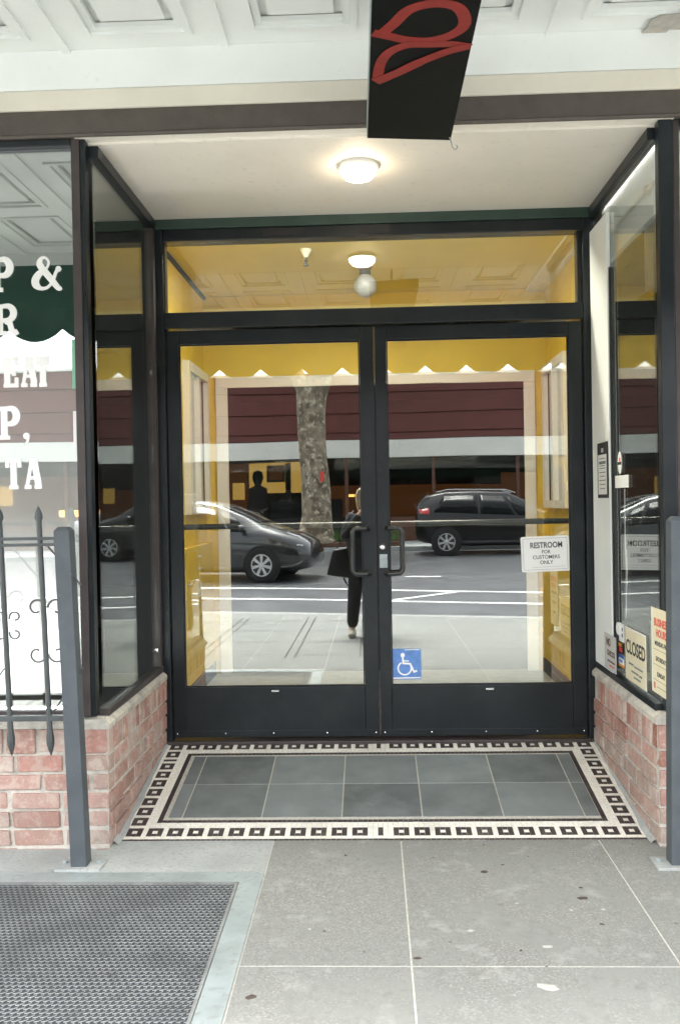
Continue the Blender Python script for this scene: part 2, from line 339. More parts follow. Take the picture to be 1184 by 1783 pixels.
# leave the bed out below the grating: the bed is a sheet 6 mm down, the pit sits on top of it as dark tray
bed.build('mortar_bed', M['joint'], walk)
def slab(x0, x1, y0, y1, m='slab', gap=.0031, top=0.):
    q = [(x0+gap, y1-gap), (x1-gap, y1-gap), (x1-gap, y0+gap), (x0+gap, y0+gap)]
    q = [(x, max(y, kerb_y(x)+.16)) for x, y in q]
    b = MB(); b.add([(x, y, walk_z(y)+top-.03) for x, y in q]+[(x, y, walk_z(y)+top) for x, y in q], [(3, 2, 1, 0), (4, 5, 6, 7), (0, 1, 5, 4), (1, 2, 6, 5), (2, 3, 7, 6), (3, 0, 4, 7)])
    return b.build('slab', M[m], walk, bevel=.0012)
ys = [-.955, -1.913, -2.87, -3.83, -4.79, -5.75]
xr_ = [.609, 1.130, 1.93, 2.73, 3.53, 4.33, 5.13]
for j in range(len(ys)-1):
    for i in range(len(xr_)-1): slab(xr_[i], xr_[i+1], ys[j+1], ys[j])
for i in range(len(xr_)-1): slab(xr_[i], xr_[i+1], -8.2, ys[-1])
xl_ = [-5.4, -4.6, -3.8, -3.0, -2.2, -1.5, -.75, -.09, .609]
for j in range(2, len(ys)-1):
    for i in range(len(xl_)-1): slab(xl_[i], xl_[i+1], ys[j+1], ys[j])
for i in range(len(xl_)-1): slab(xl_[i], xl_[i+1], -9.2, ys[-1])
for i in range(4): slab(xl_[i], xl_[i+1], -2.87, -1.3)
slab(-5.4, .609, -1.262, -.955, 'band', .002)              # smooth band along the wall
# rows of small dark inlaid squares in the outer pavement
inl = MB()
def inlay(x, y):
    if y > kerb_y(x)+.25: inl.add([(x+a*.011, y+b*.011, walk_z(y+b*.011)+h) for h in (.0003, .0016) for (a, b) in ((-1, -1), (1, -1), (1, 1), (-1, 1))], [(4, 5, 6, 7), (0, 1, 5, 4), (1, 2, 6, 5), (2, 3, 7, 6), (3, 0, 4, 7)])
for y0 in (-3.62, -4.46, -5.30, -6.14):
    for k in range(86):
        for dy in (0, .09): inlay(-2.6+k*.042, y0+dy)
for x0 in (-2.30, -1.46, -.62, .22, .90):
    for k in range(72):
        for dx in (0, .09): inlay(x0+dx, -3.45-k*.042)
inl.build('inlaid_squares', M['gumd'], walk, kind='stuff')
# kerb
kb = MB()
for i in range(30):
    xa, xb = -20+i*1.4, -20+(i+1)*1.4-.01
    kb.add([(x, y, z) for (x, off) in ((xa, 0), (xb, 0)) for (y, z) in ((kerb_y(x)-.0, road_z(kerb_y(x))-.02), (kerb_y(x), walk_z(kerb_y(x))), (kerb_y(x)+.155, walk_z(kerb_y(x))+.001), (kerb_y(x)+.155, -.5))],
           [(0, 4, 5, 1), (1, 5, 6, 2), (2, 6, 7, 3), (0, 1, 2, 3), (4, 7, 6, 5)])
kb.build('kerb', M['kerb'], walk)
# small marks on the pavement
def blob(name, m, x, y, rx, ry, h, lab, cat, rot=0, group=None, n=12):
    b = MB(); z = walk_z(y); ring = []
    for i in range(n):
        a = 2*math.pi*i/n; k = random.uniform(.75, 1.15); u, v = rx*k*math.cos(a), ry*k*math.sin(a)
        ring.append((x+u*math.cos(rot)-v*math.sin(rot), y+u*math.sin(rot)+v*math.cos(rot)))
    vs = [(p[0], p[1], z+.0005) for p in ring]+[(x+(p[0]-x)*.6, y+(p[1]-y)*.6, z+h) for p in ring]+[(x, y, z+h*1.1)]
    b.add(vs, [(i, (i+1) % n, n+(i+1) % n, n+i) for i in range(n)]+[(n+i, n+(i+1) % n, 2*n) for i in range(n)])
    return b.build(name, M[m], smooth=True, label=lab, cat=cat, group=group)
blob('dead_leaf', 'leafdry', 1.43, -1.262, .017, .012, .004, 'small round dark leaf on the paving just in front of the mosaic threshold', 'leaf')
blob('dead_leaf', 'leafdry', 1.743, -1.475, .020, .011, .004, 'dark dead leaf on the paving towards the right post', 'leaf', .1)
blob('dead_leaf', 'leafdry', .670, -2.077, .019, .012, .004, 'dark dead leaf beside the steel frame of the cellar grating', 'leaf', .3)
blob('dead_leaf', 'leafdry', 1.755, -1.395, .008, .006, .003, 'tiny dark crumb just above the right hand dead leaf', 'debris')
blob('gum_spot', 'gum', 1.511, -2.023, .034, .018, .002, 'largest pale flattened gum spot near the bottom right of the paving', 'gum', -.3)
blob('gum_spot', 'leafdry', 1.150, -1.868, .013, .008, .002, 'dark gum spot sitting right on the central paving joint', 'gum')
blob('gum_spot', 'gum', 1.555, -1.80, .017, .010, .002, 'small pale gum spot right of the central paving joint', 'gum')
blob('gum_spot', 'gum', 1.33, -1.70, .012, .009, .002, 'tiny pale gum spot in the middle of the central slab', 'gum')
# more wear on the paving: scuffs, spots and grit
for i in range(26):
    x_, y_ = random.uniform(.66, 2.3), random.uniform(-2.15, -1.0)
    blob('gum_spot', random.choice(['gum', 'leafdry', 'gumd', 'gumd']), x_, y_, random.uniform(.004, .012), random.uniform(.003, .008), .0012, 'tiny flattened spot of old gum or dirt scattered on the paving', 'gum', random.uniform(0, 3), 'small gum spots on the paving', 9)
# grating
gx1, gy1 = .524, -1.352
gr = empty('cellar_grating', (0, -2, walk_z(-2)), label='steel framed sidewalk grating of woven bars at lower left of the doorway', cat='grating')
def gz(y): return walk_z(y)
def slopebox(mb, x0, x1, y0, y1, t0, t1):
    q = [(x0, y1), (x1, y1), (x1, y0), (x0, y0)]
    mb.add([(x, y, gz(y)+t0) for x, y in q]+[(x, y, gz(y)+t1) for x, y in q], [(3, 2, 1, 0), (4, 5, 6, 7), (0, 1, 5, 4), (1, 2, 6, 5), (2, 3, 7, 6), (3, 0, 4, 7)]); return mb
def skewbar(q, t0, t1, name='frame_bar'):
    b = MB(); b.add([(x, y, gz(y)+t0) for x, y in q]+[(x, y, gz(y)+t1) for x, y in q], [(3, 2, 1, 0), (4, 5, 6, 7), (0, 1, 5, 4), (1, 2, 6, 5), (2, 3, 7, 6), (3, 0, 4, 7)]); return b.build(name, M['steel'], gr, bevel=.0015)
skewbar([(-1.55, -1.262), (.607, -1.266), (gx1, gy1), (-1.55, gy1)], -.01, .004)
skewbar([(.607, -1.267), (.607, -2.80), (gx1, -2.72), (gx1, gy1-.001)], -.01, .004)
skewbar([(-1.55, -2.721), (gx1, -2.721), (.606, -2.802), (-1.55, -2.802)], -.01, .004)
slopebox(MB(), -1.5, gx1, -2.72, gy1, -.0055, -.0012).build('pit_tray', M['pit'], gr)
g = MB(); px_, py_ = .0205, .0190
cols = int((gx1+1.1)/px_); rows = int((gy1+2.5)/-py_) if False else int(1.16/py_)
for j in range(rows):
    for i in range(cols):
        x = gx1-.012-i*px_-(px_/2 if j % 2 else 0); y = gy1-.010-j*py_; z = gz(y)
        a = [(x-.0098, y+.0022, z+.0015), (x-.004, y-.0035, z+.0052), (x+.003, y-.0030, z+.0056), (x+.0075, y+.0040, z+.0046), (x+.0100, y+.0078, z+.0015)]
        wv = .0030
        vs = []
        for k_, p in enumerate(a): vs += [(p[0], p[1]+wv, p[2]-.0018), (p[0], p[1], p[2]), (p[0], p[1]-wv, p[2]-.0018)]
        g.add(vs, [(k_*3+q, k_*3+3+q, k_*3+4+q, k_*3+1+q) for k_ in range(4) for q in (0, 1)])
        g.add([(x-.0115, y+.006, z+.0042), (x-.0085, y+.0100, z+.0046), (x-.0050, y+.0074, z+.0046), (x-.0078, y+.0036, z+.0042)], [(0, 1, 2, 3)])
g.build('grating_mesh', M['grate'], gr, kind='stuff')
rim = MB()
slopebox(rim, gx1-.012, gx1-.001, -2.70, gy1-.001, -.003, .006); slopebox(rim, -1.5, gx1-.001, gy1-.010, gy1-.0015, -.003, .006)
rim.build('inner_rim', M['grate'], gr)

# ============================================================ ENTRANCE FLOOR (mosaic)
def rz(y): return -.012+.165*y
efl = empty('entrance_floor', (1.05, -.5, -.09), kind=S)
TX, TY = 2.18/101, .916/43
mx0, my0 = -.042, -.026
def tess(i0, i1, j0, j1, mb, h=.0022, g=.0013):
    x0, x1 = mx0+i0*TX+g/2, mx0+i1*TX-g/2; y1, y0 = my0-j0*TY-g/2, my0-j1*TY+g/2
    dz = random.uniform(-.0003, .0003)
    q = [(x0, y1), (x1, y1), (x1, y0), (x0, y0)]
    mb.add([(x, y, rz(y)+.0003) for x, y in q]+[(x, y, rz(y)+h+dz) for x, y in q], [(4, 5, 6, 7), (0, 1, 5, 4), (1, 2, 6, 5), (2, 3, 7, 6), (3, 0, 4, 7)])
gb = MB(); gb.add([(x, y, rz(y)) for y in (-.005, -.9505) for x in (-.075, 2.175)], [(0, 1, 3, 2)]); gb.build('grout_bed', M['grout'], efl)
black = {}
motifs = []
colsx = [1+4*k for k in range(12)]+[53+4*k for k in range(12)]
rowsy = [5]+[11+4*k for k in range(7)]
for i in colsx: motifs += [(i, 1), (i, 39)]
for j in rowsy: motifs += [(1, j), (97, j)]
rings = []
for (i, j) in motifs:
    for a in range(3):
        for b in range(3):
            black[(i+a, j+b)] = 1 if (a, b) != (1, 1) else 0
marker = [(50, 1), (50, 2), (50, 3), (50, 39), (50, 40), (50, 41)]+[(a, 9) for a in (1, 2, 3, 97, 98, 99)]
wt = MB(); bt = MB()
for i in range(101):
    for j in range(43):
        if 8 <= i < 93 and 8 <= j < 35: continue
        if i in (7, 93) and 7 <= j <= 35 or j in (7, 35) and 7 <= i <= 93: continue      # pale narrow line = grout next to the tiles
        if (i, j) in black and black[(i, j)]: continue
        if (i, j) in marker: tess(i, i+1, j, j+1, bt); continue
        if (i in (6, 94) and 6 <= j <= 36) or (j in (6, 36) and 6 <= i <= 94): tess(i, i+1, j, j+1, bt); continue
        tess(i, i+1, j, j+1, wt)
for i in range(101):
    tess(i, i+1, 43, 44, bt)
wt.build('white_tesserae', M['white_t'], efl, kind='stuff'); bt.build('dark_tesserae', M['black_t'], efl, kind='stuff')
for (i, j) in motifs:
    b = MB()
    for a in range(3):
        for c in range(3):
            if (a, c) != (1, 1): tess(i+a, i+a+1, j+c, j+c+1, b)
    b.build('mosaic_square', M['black_t'], efl)
# slate tiles, two rows
txs = [.125, .188, .534, .882, 1.229, 1.577, 1.922, 1.987]
tx_front = txs
rows_y = [(-.190, -.474), (-.480, -.770)]
shade = [[0, -.1, .12, .05, .12, -.1, -.2], [0, .12, -.02, -.1, 0, .1, -.15]]
for r_, (ya, yb) in enumerate(rows_y):
    for i in range(7):
        x0, x1 = txs[i]+.003, txs[i+1]-.003
        b = MB(); q = [(x0, ya), (x1, ya), (x1, yb), (x0, yb)]
        b.add([(x, y, rz(y)+.0003) for x, y in q]+[(x, y, rz(y)+.0026) for x, y in q], [(3, 2, 1, 0), (4, 5, 6, 7), (0, 1, 5, 4), (1, 2, 6, 5), (2, 3, 7, 6), (3, 0, 4, 7)])
        b.build('slate_tile', M['slate'], efl, bevel=.0008)
# sloped concrete lip at the front of the mosaic and dirty margins at the walls
lip = MB(); lip.add([(x, y, rz(y)+dz) for (y, dz) in ((-.9505, .001), (-.962, -.005)) for x in (-.07, 2.17)], [(0, 1, 3, 2)]); lip.build('threshold_lip', M['band'], efl)

# ============================================================ BRICK BULKHEADS
bmesh_v = []
def brick_mesh():
    b = MB(); j = lambda: random.uniform(-.055, .055)
    b.add([(sx*.5+j()*.6, sy*.5+j()*.35, sz*.5+j()*.9) for sz in (-1, 1) for sy in (-1, 1) for sx in (-1, 1)],
          [(0, 2, 3, 1), (4, 5, 7, 6), (0, 1, 5, 4), (2, 6, 7, 3), (0, 4, 6, 2), (1, 3, 7, 5)])
    return b.mesh('brick', M['brick'], bevel=.05)
bmesh_v = [brick_mesh() for _ in range(9)]
def brick(parent, c, size, rz_=0):
    o = inst('brick', random.choice(bmesh_v), parent, c, (0, 0, rz_), size); return o
def brick_run(parent, origin, d, length, out, ztop, nrows, soldier, sol_w, start_rows=0, brl=.205, h=.0755):
    """bricks in the vertical plane through origin along unit direction d; out = outward normal"""
    d = Vector(d); out = Vector(out); ang = math.atan2(d.y, d.x); depth = .06
    # soldier / rowlock course
    s = 0
    while s < length-.02:
        wv = min(sol_w*random.uniform(.9, 1.1), length-s)
        c = Vector(origin)+d*(s+wv/2)+out*(-depth/2+random.uniform(-.006, .007)); c.z = ztop-soldier/2
        brick(parent, c, (max(wv-.014, .01), depth, soldier-.012), ang); s += wv
    z = ztop-soldier
    for r_ in range(nrows):
        s = -brl*(.5 if r_ % 2 else 0)-random.uniform(0, .03)
        while s < length-.02:
            wv = brl*random.choice([1, 1, 1, .5])*random.uniform(.95, 1.05); a = max(s, 0); e = min(s+wv, length)
            if e-a > .03:
                c = Vector(origin)+d*((a+e)/2)+out*(-depth/2+random.uniform(-.004, .008)); c.z = z-h/2
                brick(parent, c, (e-a-.015, depth, h-.0145), ang)
            s += wv
        z -= h
bl = empty('brick_bulkhead', (-.1, -1.0, -.17), label='left low red brick wall under the shop window, turning into the entrance', cat='brick wall')
MB().box(-3.3, -.052, -1.034, -.90, -.3, .332).box(-.20, -.052, -.90, -.035, -.3, .332).build('mortar_core', M['mortar'], bl)
brick_run(bl, (-.052+.006, -1.040, 0), (-1, 0, 0), 3.2, (0, -1, 0), .330, 6, .110, .135)
brick_run(bl, (-.046, -1.03, 0), (0, 1, 0), .985, (1, 0, 0), .330, 6, .118, .068, brl=.20)
MB().add([(x, y, z) for x in (-3.3, -.060) for (y, z) in ((-1.052, .326), (-1.052, .345), (-1.02, .365), (-.93, .365), (-.93, .326))], [(0, 1, 2, 3, 4), (9, 8, 7, 6, 5), (0, 5, 6, 1), (1, 6, 7, 2), (2, 7, 8, 3), (4, 3, 8, 9), (0, 4, 9, 5)]).build('mortar_sill', M['mortar'], bl)
MB().add([(x, y, z) for y in (-1.051, -.04) for (x, z) in ((-.038, .322), (-.038, .342), (-.058, .362), (-.14, .362), (-.14, .322))], [(0, 1, 2, 3, 4), (9, 8, 7, 6, 5), (0, 5, 6, 1), (1, 6, 7, 2), (2, 7, 8, 3), (4, 3, 8, 9), (0, 4, 9, 5)]).build('mortar_sill', M['mortar'], bl)
br = empty('brick_bulkhead', (2.3, -1.0, -.17), label='right low red brick wall under the notices, beside the doors', cat='brick wall')
MB().box(2.152, 5.3, -1.034, -.90, -.3, .332).box(2.152, 2.30, -.90, -.035, -.3, .332).build('mortar_core', M['mortar'], br)
brick_run(br, (2.146, -1.040, 0), (1, 0, 0), 3.0, (0, -1, 0), .330, 6, .110, .11)
brick_run(br, (2.146, -.05, 0), (0, -1, 0), .985, (-1, 0, 0), .330, 6, .118, .068, brl=.20)
MB().add([(x, y, z) for x in (2.16, 5.3) for (y, z) in ((-1.052, .326), (-1.052, .345), (-1.02, .365), (-.93, .365), (-.93, .326))], [(0, 1, 2, 3, 4), (9, 8, 7, 6, 5), (0, 5, 6, 1), (1, 6, 7, 2), (2, 7, 8, 3), (4, 3, 8, 9), (0, 4, 9, 5)]).build('mortar_sill', M['mortar'], br)
MB().add([(x, y, z) for y in (-1.051, -.04) for (x, z) in ((2.138, .322), (2.138, .342), (2.158, .362), (2.24, .362), (2.24, .322))], [(0, 1, 2, 3, 4), (9, 8, 7, 6, 5), (0, 5, 6, 1), (1, 6, 7, 2), (2, 7, 8, 3), (4, 3, 8, 9), (0, 4, 9, 5)]).build('mortar_sill', M['mortar'], br)
# grubby cement fillets where the walls meet the floor
for (xa, xb, p) in ((-.046, -.02, bl), (2.146, 2.125, br)):
    b = MB(); N_ = 14
    for i in range(N_+1):
        y = -.05-.95*i/N_; k = .5+.5*i/N_; zz = max(rz(y), walk_z(y)-.0)+.0005 if y > -.95 else walk_z(y)
        b.v += [(xa, y, zz+.022*k*random.uniform(.7, 1.2)), (xa+(xb-xa)*k*random.uniform(.7, 1.2), y, zz+.001), (xa, y, zz-.03)]
    for i in range(N_):
        a = 3*i; b.f += [(a, a+1, a+4, a+3)]; b.mi += [0]
    b.build('cement_fillet', M['band'], p, smooth=True)

# ============================================================ STOREFRONT BUILDING
bd = empty('storefront_building', (1, 0, 0), label='cream fronted shop building with recessed entrance and yellow vestibule', cat='building')
bx('recess_ceiling', M['ceil'], -.13, 2.24, -1.000, -.035, 2.690, 2.74, bd)
bx('ceiling_edge_board', M['ceil'], -.13, 2.24, -1.052, -1.0005, 2.6995, 2.75, bd)
# brown beam
MB().add([(x, y, z) for x in (-4.5, 7) for (y, z) in ((-1.062, 2.700), (-1.066, 2.709), (-1.060, 2.716), (-1.060, 2.806), (-.99, 2.806), (-.99, 2.70))],
         [(0, 1, 2, 3, 4, 5), (11, 10, 9, 8, 7, 6)]+[(i, i+6, (i+1) % 6+6, (i+1) % 6) for i in range(6)]).build('brown_beam', M['beam'], bd)
bx('cream_band', M['whitec'], -4.5, 7, -1.070, -.99, 2.8065, 2.884, bd, bevel=.004)
MB().add([(x, y, z) for x in (-4.5, 7) for (y, z) in ((-1.074, 2.8845), (-1.110, 3.019), (-.99, 3.019), (-.99, 2.8845))], [(0, 1, 2, 3), (7, 6, 5, 4), (0, 4, 5, 1), (1, 5, 6, 2), (3, 2, 6, 7), (0, 3, 7, 4)]).build('white_cove', M['white'], bd)
bx('upper_wall', M['whitec'], -4.5, 7, -1.0, -.85, 3.022, 7.5, bd)
for k in range(4): 
    wx = -3.2+k*2.6
    f_ = bx('upper_window', M['trim'], wx, wx+1.2, -1.03, -1.001, 4.1, 6.0, bd); bx('pane', M['carglass'], wx+.08, wx+1.12, -1.036, -1.031, 4.18, 5.92, f_)
bx('roof', M['kerb'], -4.5, 7, -1.0, 9, 7.51, 7.7, bd)
bx('side_wall', M['whitec'], -4.6, -4.45, -.84, 9, -.3, 7.5, bd); bx('side_wall', M['whitec'], 6.95, 7.1, -.84, 9, -.3, 7.5, bd)
bx('rear_wall', M['dark'], -4.44, 6.94, 8.9, 9, -.3, 7.5, bd)
bx('upper_floor', M['dark'], -4.44, 6.94, -.84, 8.89, 2.78, 2.84, bd)
# vestibule
VY = 1.76
bx('vestibule_wall', M['yellow'], -.24, -.16, .055, VY-.001, -.03, 2.72, bd)
bx('vestibule_wall', M['yellow'], 2.29, 2.37, .055, VY-.001, -.03, 2.72, bd)
bx('vestibule_wall', M['yellow'], -.24, -.074, VY, VY+.06, -.03, 2.72, bd)
bx('vestibule_wall', M['yellow'], 2.205, 2.37, VY, VY+.06, -.03, 2.72, bd)
bx('vestibule_wall', M['yellow'], -.074, 2.205, VY, VY+.06, 2.138, 2.72, bd)
bx('wall_below_glass', M['yellow'], -.159, -.118, .055, VY-.01, -.03, .95, bd)
bx('wall_below_glass', M['yellow'], 2.248, 2.289, .055, VY-.01, -.03, .93, bd)
bx('baseboard', M['ink'], -.117, -.105, .06, VY-.02, -.004, .09, bd); bx('baseboard', M['ink'], 2.235, 2.247, .06, VY-.02, -.004, .09, bd)
bx('opening_trim', M['trim'], -.075, .009, VY-.022, VY-.0005, -.004, 2.06, bd, bevel=.003)
bx('opening_trim', M['trim'], 2.128, 2.206, VY-.022, VY-.0005, -.004, 2.06, bd, bevel=.003)
bx('opening_trim', M['trim'], -.075, 2.206, VY-.026, VY-.0005, 2.061, 2.138, bd, bevel=.003)
bx('picture_rail', M['yceil'], -.158, 2.288, VY-.03, VY-.001, 2.60, 2.63, bd)
bx('vestibule_ceiling', M['yceil'], -.24, 2.37, .05, VY+.06, 2.721, 2.76, bd)
bx('vestibule_floor', M['vfloor'], -.24, 2.37, .03, VY+.06, -.06, -.005, bd)
for sx, xa in ((1, -.16), (-1, 2.29)):
    y0, y1, z0, z1 = (1.02, 1.70, 1.16, 2.15)
    a = lambda o_: xa+sx*o_
    wfr = MB()
    for (ya, yb, za, zb) in ((y0, y0+.06, z0, z1), (y1-.06, y1, z0, z1), (y0+.06, y1-.06, z1-.06, z1), (y0+.06, y1-.06, z0, z0+.05), ((y0+y1)/2-.015, (y0+y1)/2+.015, z0+.05, z1-.06)):
        wfr.box(min(a(.001), a(.045)), max(a(.001), a(.045)), ya, yb, za, zb)
    wo_ = wfr.build('side_window', M['trim'], bd); bx('blind', M['blind'], min(a(.003), a(.010)), max(a(.003), a(.010)), y0+.05, y1-.05, z0+.04, z1-.05, wo_)
    MB().box(min(a(.011), a(.018)), max(a(.011), a(.018)), y0+.055, y0+.075, z0+.05, z1-.06).box(min(a(.011), a(.018)), max(a(.011), a(.018)), y1-.1, y1-.085, z0+.05, z1-.06).build('blind_edge', M['ink'], wo_)
# small framed card and switch on left vestibule wall (pale slips seen through the left door)
for yy, zz, hh, ww_ in ((1.25, .66, .10, .06), (1.25, .80, .012, .10), (1.25, .88, .010, .10), (.95, .72, .010, .12)):
    bx('pale_slip', M['trim'], -.1175, -.112, yy-ww_/2, yy+ww_/2, zz-hh/2, zz+hh/2, bd)
# shop behind the opening
bx('shop_floor', M['darkfl'], -4.4, 6.9, VY+.061, 8.8, -.07, -.02, bd)
bx('shop_partition', M['dark'], -4.4, -.241, 1.9, 1.96, -.3, 2.77, bd); bx('shop_partition', M['dark'], 2.371, 6.9, 1.9, 1.96, -.3, 2.77, bd)
# display bays
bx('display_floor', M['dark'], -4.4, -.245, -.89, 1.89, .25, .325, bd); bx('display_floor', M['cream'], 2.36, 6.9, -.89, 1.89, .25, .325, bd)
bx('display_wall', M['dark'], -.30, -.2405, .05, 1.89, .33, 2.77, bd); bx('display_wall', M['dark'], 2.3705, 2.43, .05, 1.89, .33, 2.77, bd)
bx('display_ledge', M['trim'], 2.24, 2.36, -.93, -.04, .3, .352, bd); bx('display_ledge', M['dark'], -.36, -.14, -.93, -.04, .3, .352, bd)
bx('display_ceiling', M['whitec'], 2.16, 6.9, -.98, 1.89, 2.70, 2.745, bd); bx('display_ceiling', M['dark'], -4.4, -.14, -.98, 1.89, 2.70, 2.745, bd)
# pale post and pale pelmet inside the right bay

bx('pelmet', M['white'], 2.212, 2.235, -.97, -.08, 2.38, 2.698, bd)
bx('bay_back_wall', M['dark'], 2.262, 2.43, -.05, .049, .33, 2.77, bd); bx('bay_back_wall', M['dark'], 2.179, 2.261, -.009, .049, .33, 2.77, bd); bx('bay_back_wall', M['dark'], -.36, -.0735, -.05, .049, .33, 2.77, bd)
bx('added_pelmet_tube', M['fill_pelmet'], 2.2015, 2.2085, -.95, -.12, 2.664, 2.684, bd)  # added lamp, hidden by the head frame, brightens the pelmet
rod = MB(); rod.tube([(2.198, -1.0, 2.495), (2.198, -.33, 2.495)], .009, 8); rod.lathe([(.018, 0), (.022, .01), (.014, .03)], (2.198, -.34, 2.495), 12, 'y'); rod.lathe([(.016, 0), (.022, .02), (.014, .04)], (2.198, -.86, 2.495), 12, 'y')
rod.build('curtain_rod', M['whitec'], bd, smooth=True)
# pale screens standing behind the left shop window
bx('window_screen', M['panelw'], -4.3, -.290, -.575, -.55, .37, 1.95, bd)
bx('added_bay_tube', M['fill_bay'], -4.2, -.26, -.86, -.83, .353, .366, bd)  # added lamp on the bay floor, brightens the pale screen

# ------------------------------------------------------------ canopy
cp = empty('canopy', (1, -2.3, 3.05), label='white panelled timber canopy over the sidewalk with scalloped green valance', cat='canopy')
SZ = 3.02; CY = -3.60
bx('deck', M['white'], -9, 11, CY-.06, -1.0, SZ+.035, SZ+.10, cp)
# battens run out from the wall; between them sunk coffers
bxs = [-.132-.622*k for k in range(7, 0, -1)]+[-.132+.6265*k for k in range(0, 10)]
cof_y = [(-1.20, -1.86), (-2.02, -2.68), (-2.84, -3.46)]
for x in bxs:
    MB().box(x-.014, x+.014, CY, -1.105, SZ-.014, SZ-.0005).build('batten', M['white'], cp)
for k in range(len(bxs)-1):
    xa, xb = bxs[k], bxs[k+1]; c0, c1 = xa+.105, xb-.11
    # soffit board with rectangular holes
    b = MB(); yy = -1.0
    for (ya, yb) in cof_y:
        b.box(xa, xb, ya, yy, SZ, SZ+.03); b.box(xa, c0, yb, ya, SZ, SZ+.03); b.box(c1, xb, yb, ya, SZ, SZ+.03); yy = yb
    b.box(xa, xb, CY, yy, SZ, SZ+.03)
    b.build('soffit_panel', M['white'], cp)
    for (ya, yb) in cof_y:
        m_ = MB()
        for (a0, h0, h1) in ((0, SZ-.010, SZ+.012), (.028, SZ+.004, SZ+.022)):
            x0, x1, y0, y1 = c0+a0, c1-a0, yb+a0, ya-a0; t_ = .026
            m_.box(x0, x0+t_, y0, y1, h0, h1).box(x1-t_, x1, y0, y1, h0, h1).box(x0+t_, x1-t_, y1-t_, y1, h0, h1).box(x0+t_, x1-t_, y0, y0+t_, h0, h1)
        m_.box(c0+.085, c1-.085, yb+.085, ya-.085, SZ+.008, SZ+.034)
        m_.build('coffer_moulding', M['white'], cp)
# peeled paint
pp = [(2.10, -1.075), (2.135, -1.05), (2.16, -1.07), (2.19, -1.055), (2.20, -1.09), (2.25, -1.09), (2.30, -1.13), (2.30, -1.21), (2.2, -1.205), (2.13, -1.19), (2.105, -1.15), (2.115, -1.12)]
MB().prism([(x, y-.035) for x, y in pp], SZ-.0165, SZ-.015, lambda u, v, h: (u, v, h)).build('peeled_paint', M['peel'], cp)
# valance with scallops
def scallop(y0, y1, m, ztop, drop0, name):
    pts = []; x = -.361-.382*22
    while x < 10:
        for i in range(8):
            t = i/8; pts.append((x+.382*t, 2.478-.088*math.sin(math.pi*t)**.8-drop0))
        x += .382
    b = MB(); n_ = len(pts)
    vs = [(p[0], y, p[1]) for y in (y0, y1) for p in pts]+[(p[0], y, ztop) for y in (y0, y1) for p in pts]
    fs = []
    for i in range(n_-1):
        fs += [(i, i+1, 2*n_+i+1, 2*n_+i), (n_+i, 3*n_+i, 3*n_+i+1, n_+i+1), (i, n_+i, n_+i+1, i+1), (2*n_+i, 2*n_+i+1, 3*n_+i+1, 3*n_+i)]
    b.add(vs, fs); return b.build(name, m, cp)
scallop(CY-.010, CY-.002, M['awngr'], 2.93, 0, 'valance')
bx('valance_board', M['white'], -9, 11, CY-.06, CY, 2.93, SZ+.034, cp)
for x in (-8.5, 10.5):
    MB().tube([(x, CY+.1, walk_z(CY)), (x, CY+.1, SZ)], .05, 12).build('canopy_post', M['rail'], cp, smooth=True)

# ------------------------------------------------------------ shop windows
def pane(name, g, box, parent): return bx(name, M[g], *box, parent)
lw_ = empty('shop_window', (-1.5, -1.0, .37), label='left shop window with white lettering on the glass behind iron bars', cat='window')
f_ = 'frame2'
bx('mullion', M[f_], -.148, -.113, -1.045, -.995, .372, 2.699, lw_, bevel=.003)
bx('sill_frame', M[f_], -3.2, -.1485, -1.040, -.995, .366, .396, lw_, bevel=.003)
bx('head_frame', M['frame'], -3.2, -.1485, -1.050, -.995, 2.672, 2.699, lw_, bevel=.003)
bx('mullion', M[f_], -3.24, -3.2005, -1.045, -.995, .366, 2.699, lw_, bevel=.003)
pane('pane', 'gfront', (-3.2, -.1485, -1.018, -1.012, .397, 2.671), lw_)
rw_ = empty('shop_window', (3.5, -1.0, .37), label='right shop window beyond the dark corner mullion at the photo edge', cat='window')
bx('mullion', M['frame'], 2.180, 2.236, -1.045, -.995, .372, 2.699, rw_, bevel=.004)
bx('inner_mullion', M[f_], 2.2365, 2.262, -1.040, -.995, .372, 2.699, rw_, bevel=.003)
bx('sill_frame', M[f_], 2.2625, 5.2, -1.040, -.995, .366, .396, rw_, bevel=.003)
bx('head_frame', M['frame'], 2.2625, 5.2, -1.050, -.995, 2.672, 2.699, rw_, bevel=.003)
bx('mullion', M[f_], 5.2005, 5.24, -1.045, -.995, .366, 2.699, rw_, bevel=.003)
pane('pane', 'gfront', (2.2625, 5.2, -1.018, -1.012, .397, 2.671), rw_)
sl = empty('side_glazing', (-.075, -.5, .37), label='tall fixed side pane left of the doors, above the brick wall', cat='window')
bx('corner_mullion', M['frame'], -.112, -.092, -1.040, -.995, .372, 2.699, sl, bevel=.002)
bx('head_frame', M['frame'], -.100, -.052, -.9945, -.056, 2.640, 2.689, sl, bevel=.003)
bx('sill_frame', M[f_], -.100, -.052, -.9945, -.056, .363, .392, sl, bevel=.003)
bx('rear_mullion', M['frame2'], -.100, -.056, -.098, -.056, .3925, 2.6395, sl, bevel=.003)
pane('pane', 'gside', (-.079, -.073, -.9945, -.0985, .3925, 2.6395), sl)
bx('pale_board', M['white'], 2.1535, 2.1705, -.375, -.062, .3935, 2.56, bd, bevel=.003); bx('joint_strip', M['rubber'], 2.160, 2.1705, -.385, -.3765, .3935, 2.3, bd)
sr = empty('side_glazing', (2.17, -.5, .37), label='tall fixed side pane right of the doors carrying notices', cat='window')
bx('head_frame', M['frame'], 2.152, 2.200, -.9945, -.056, 2.640, 2.689, sr, bevel=.003)
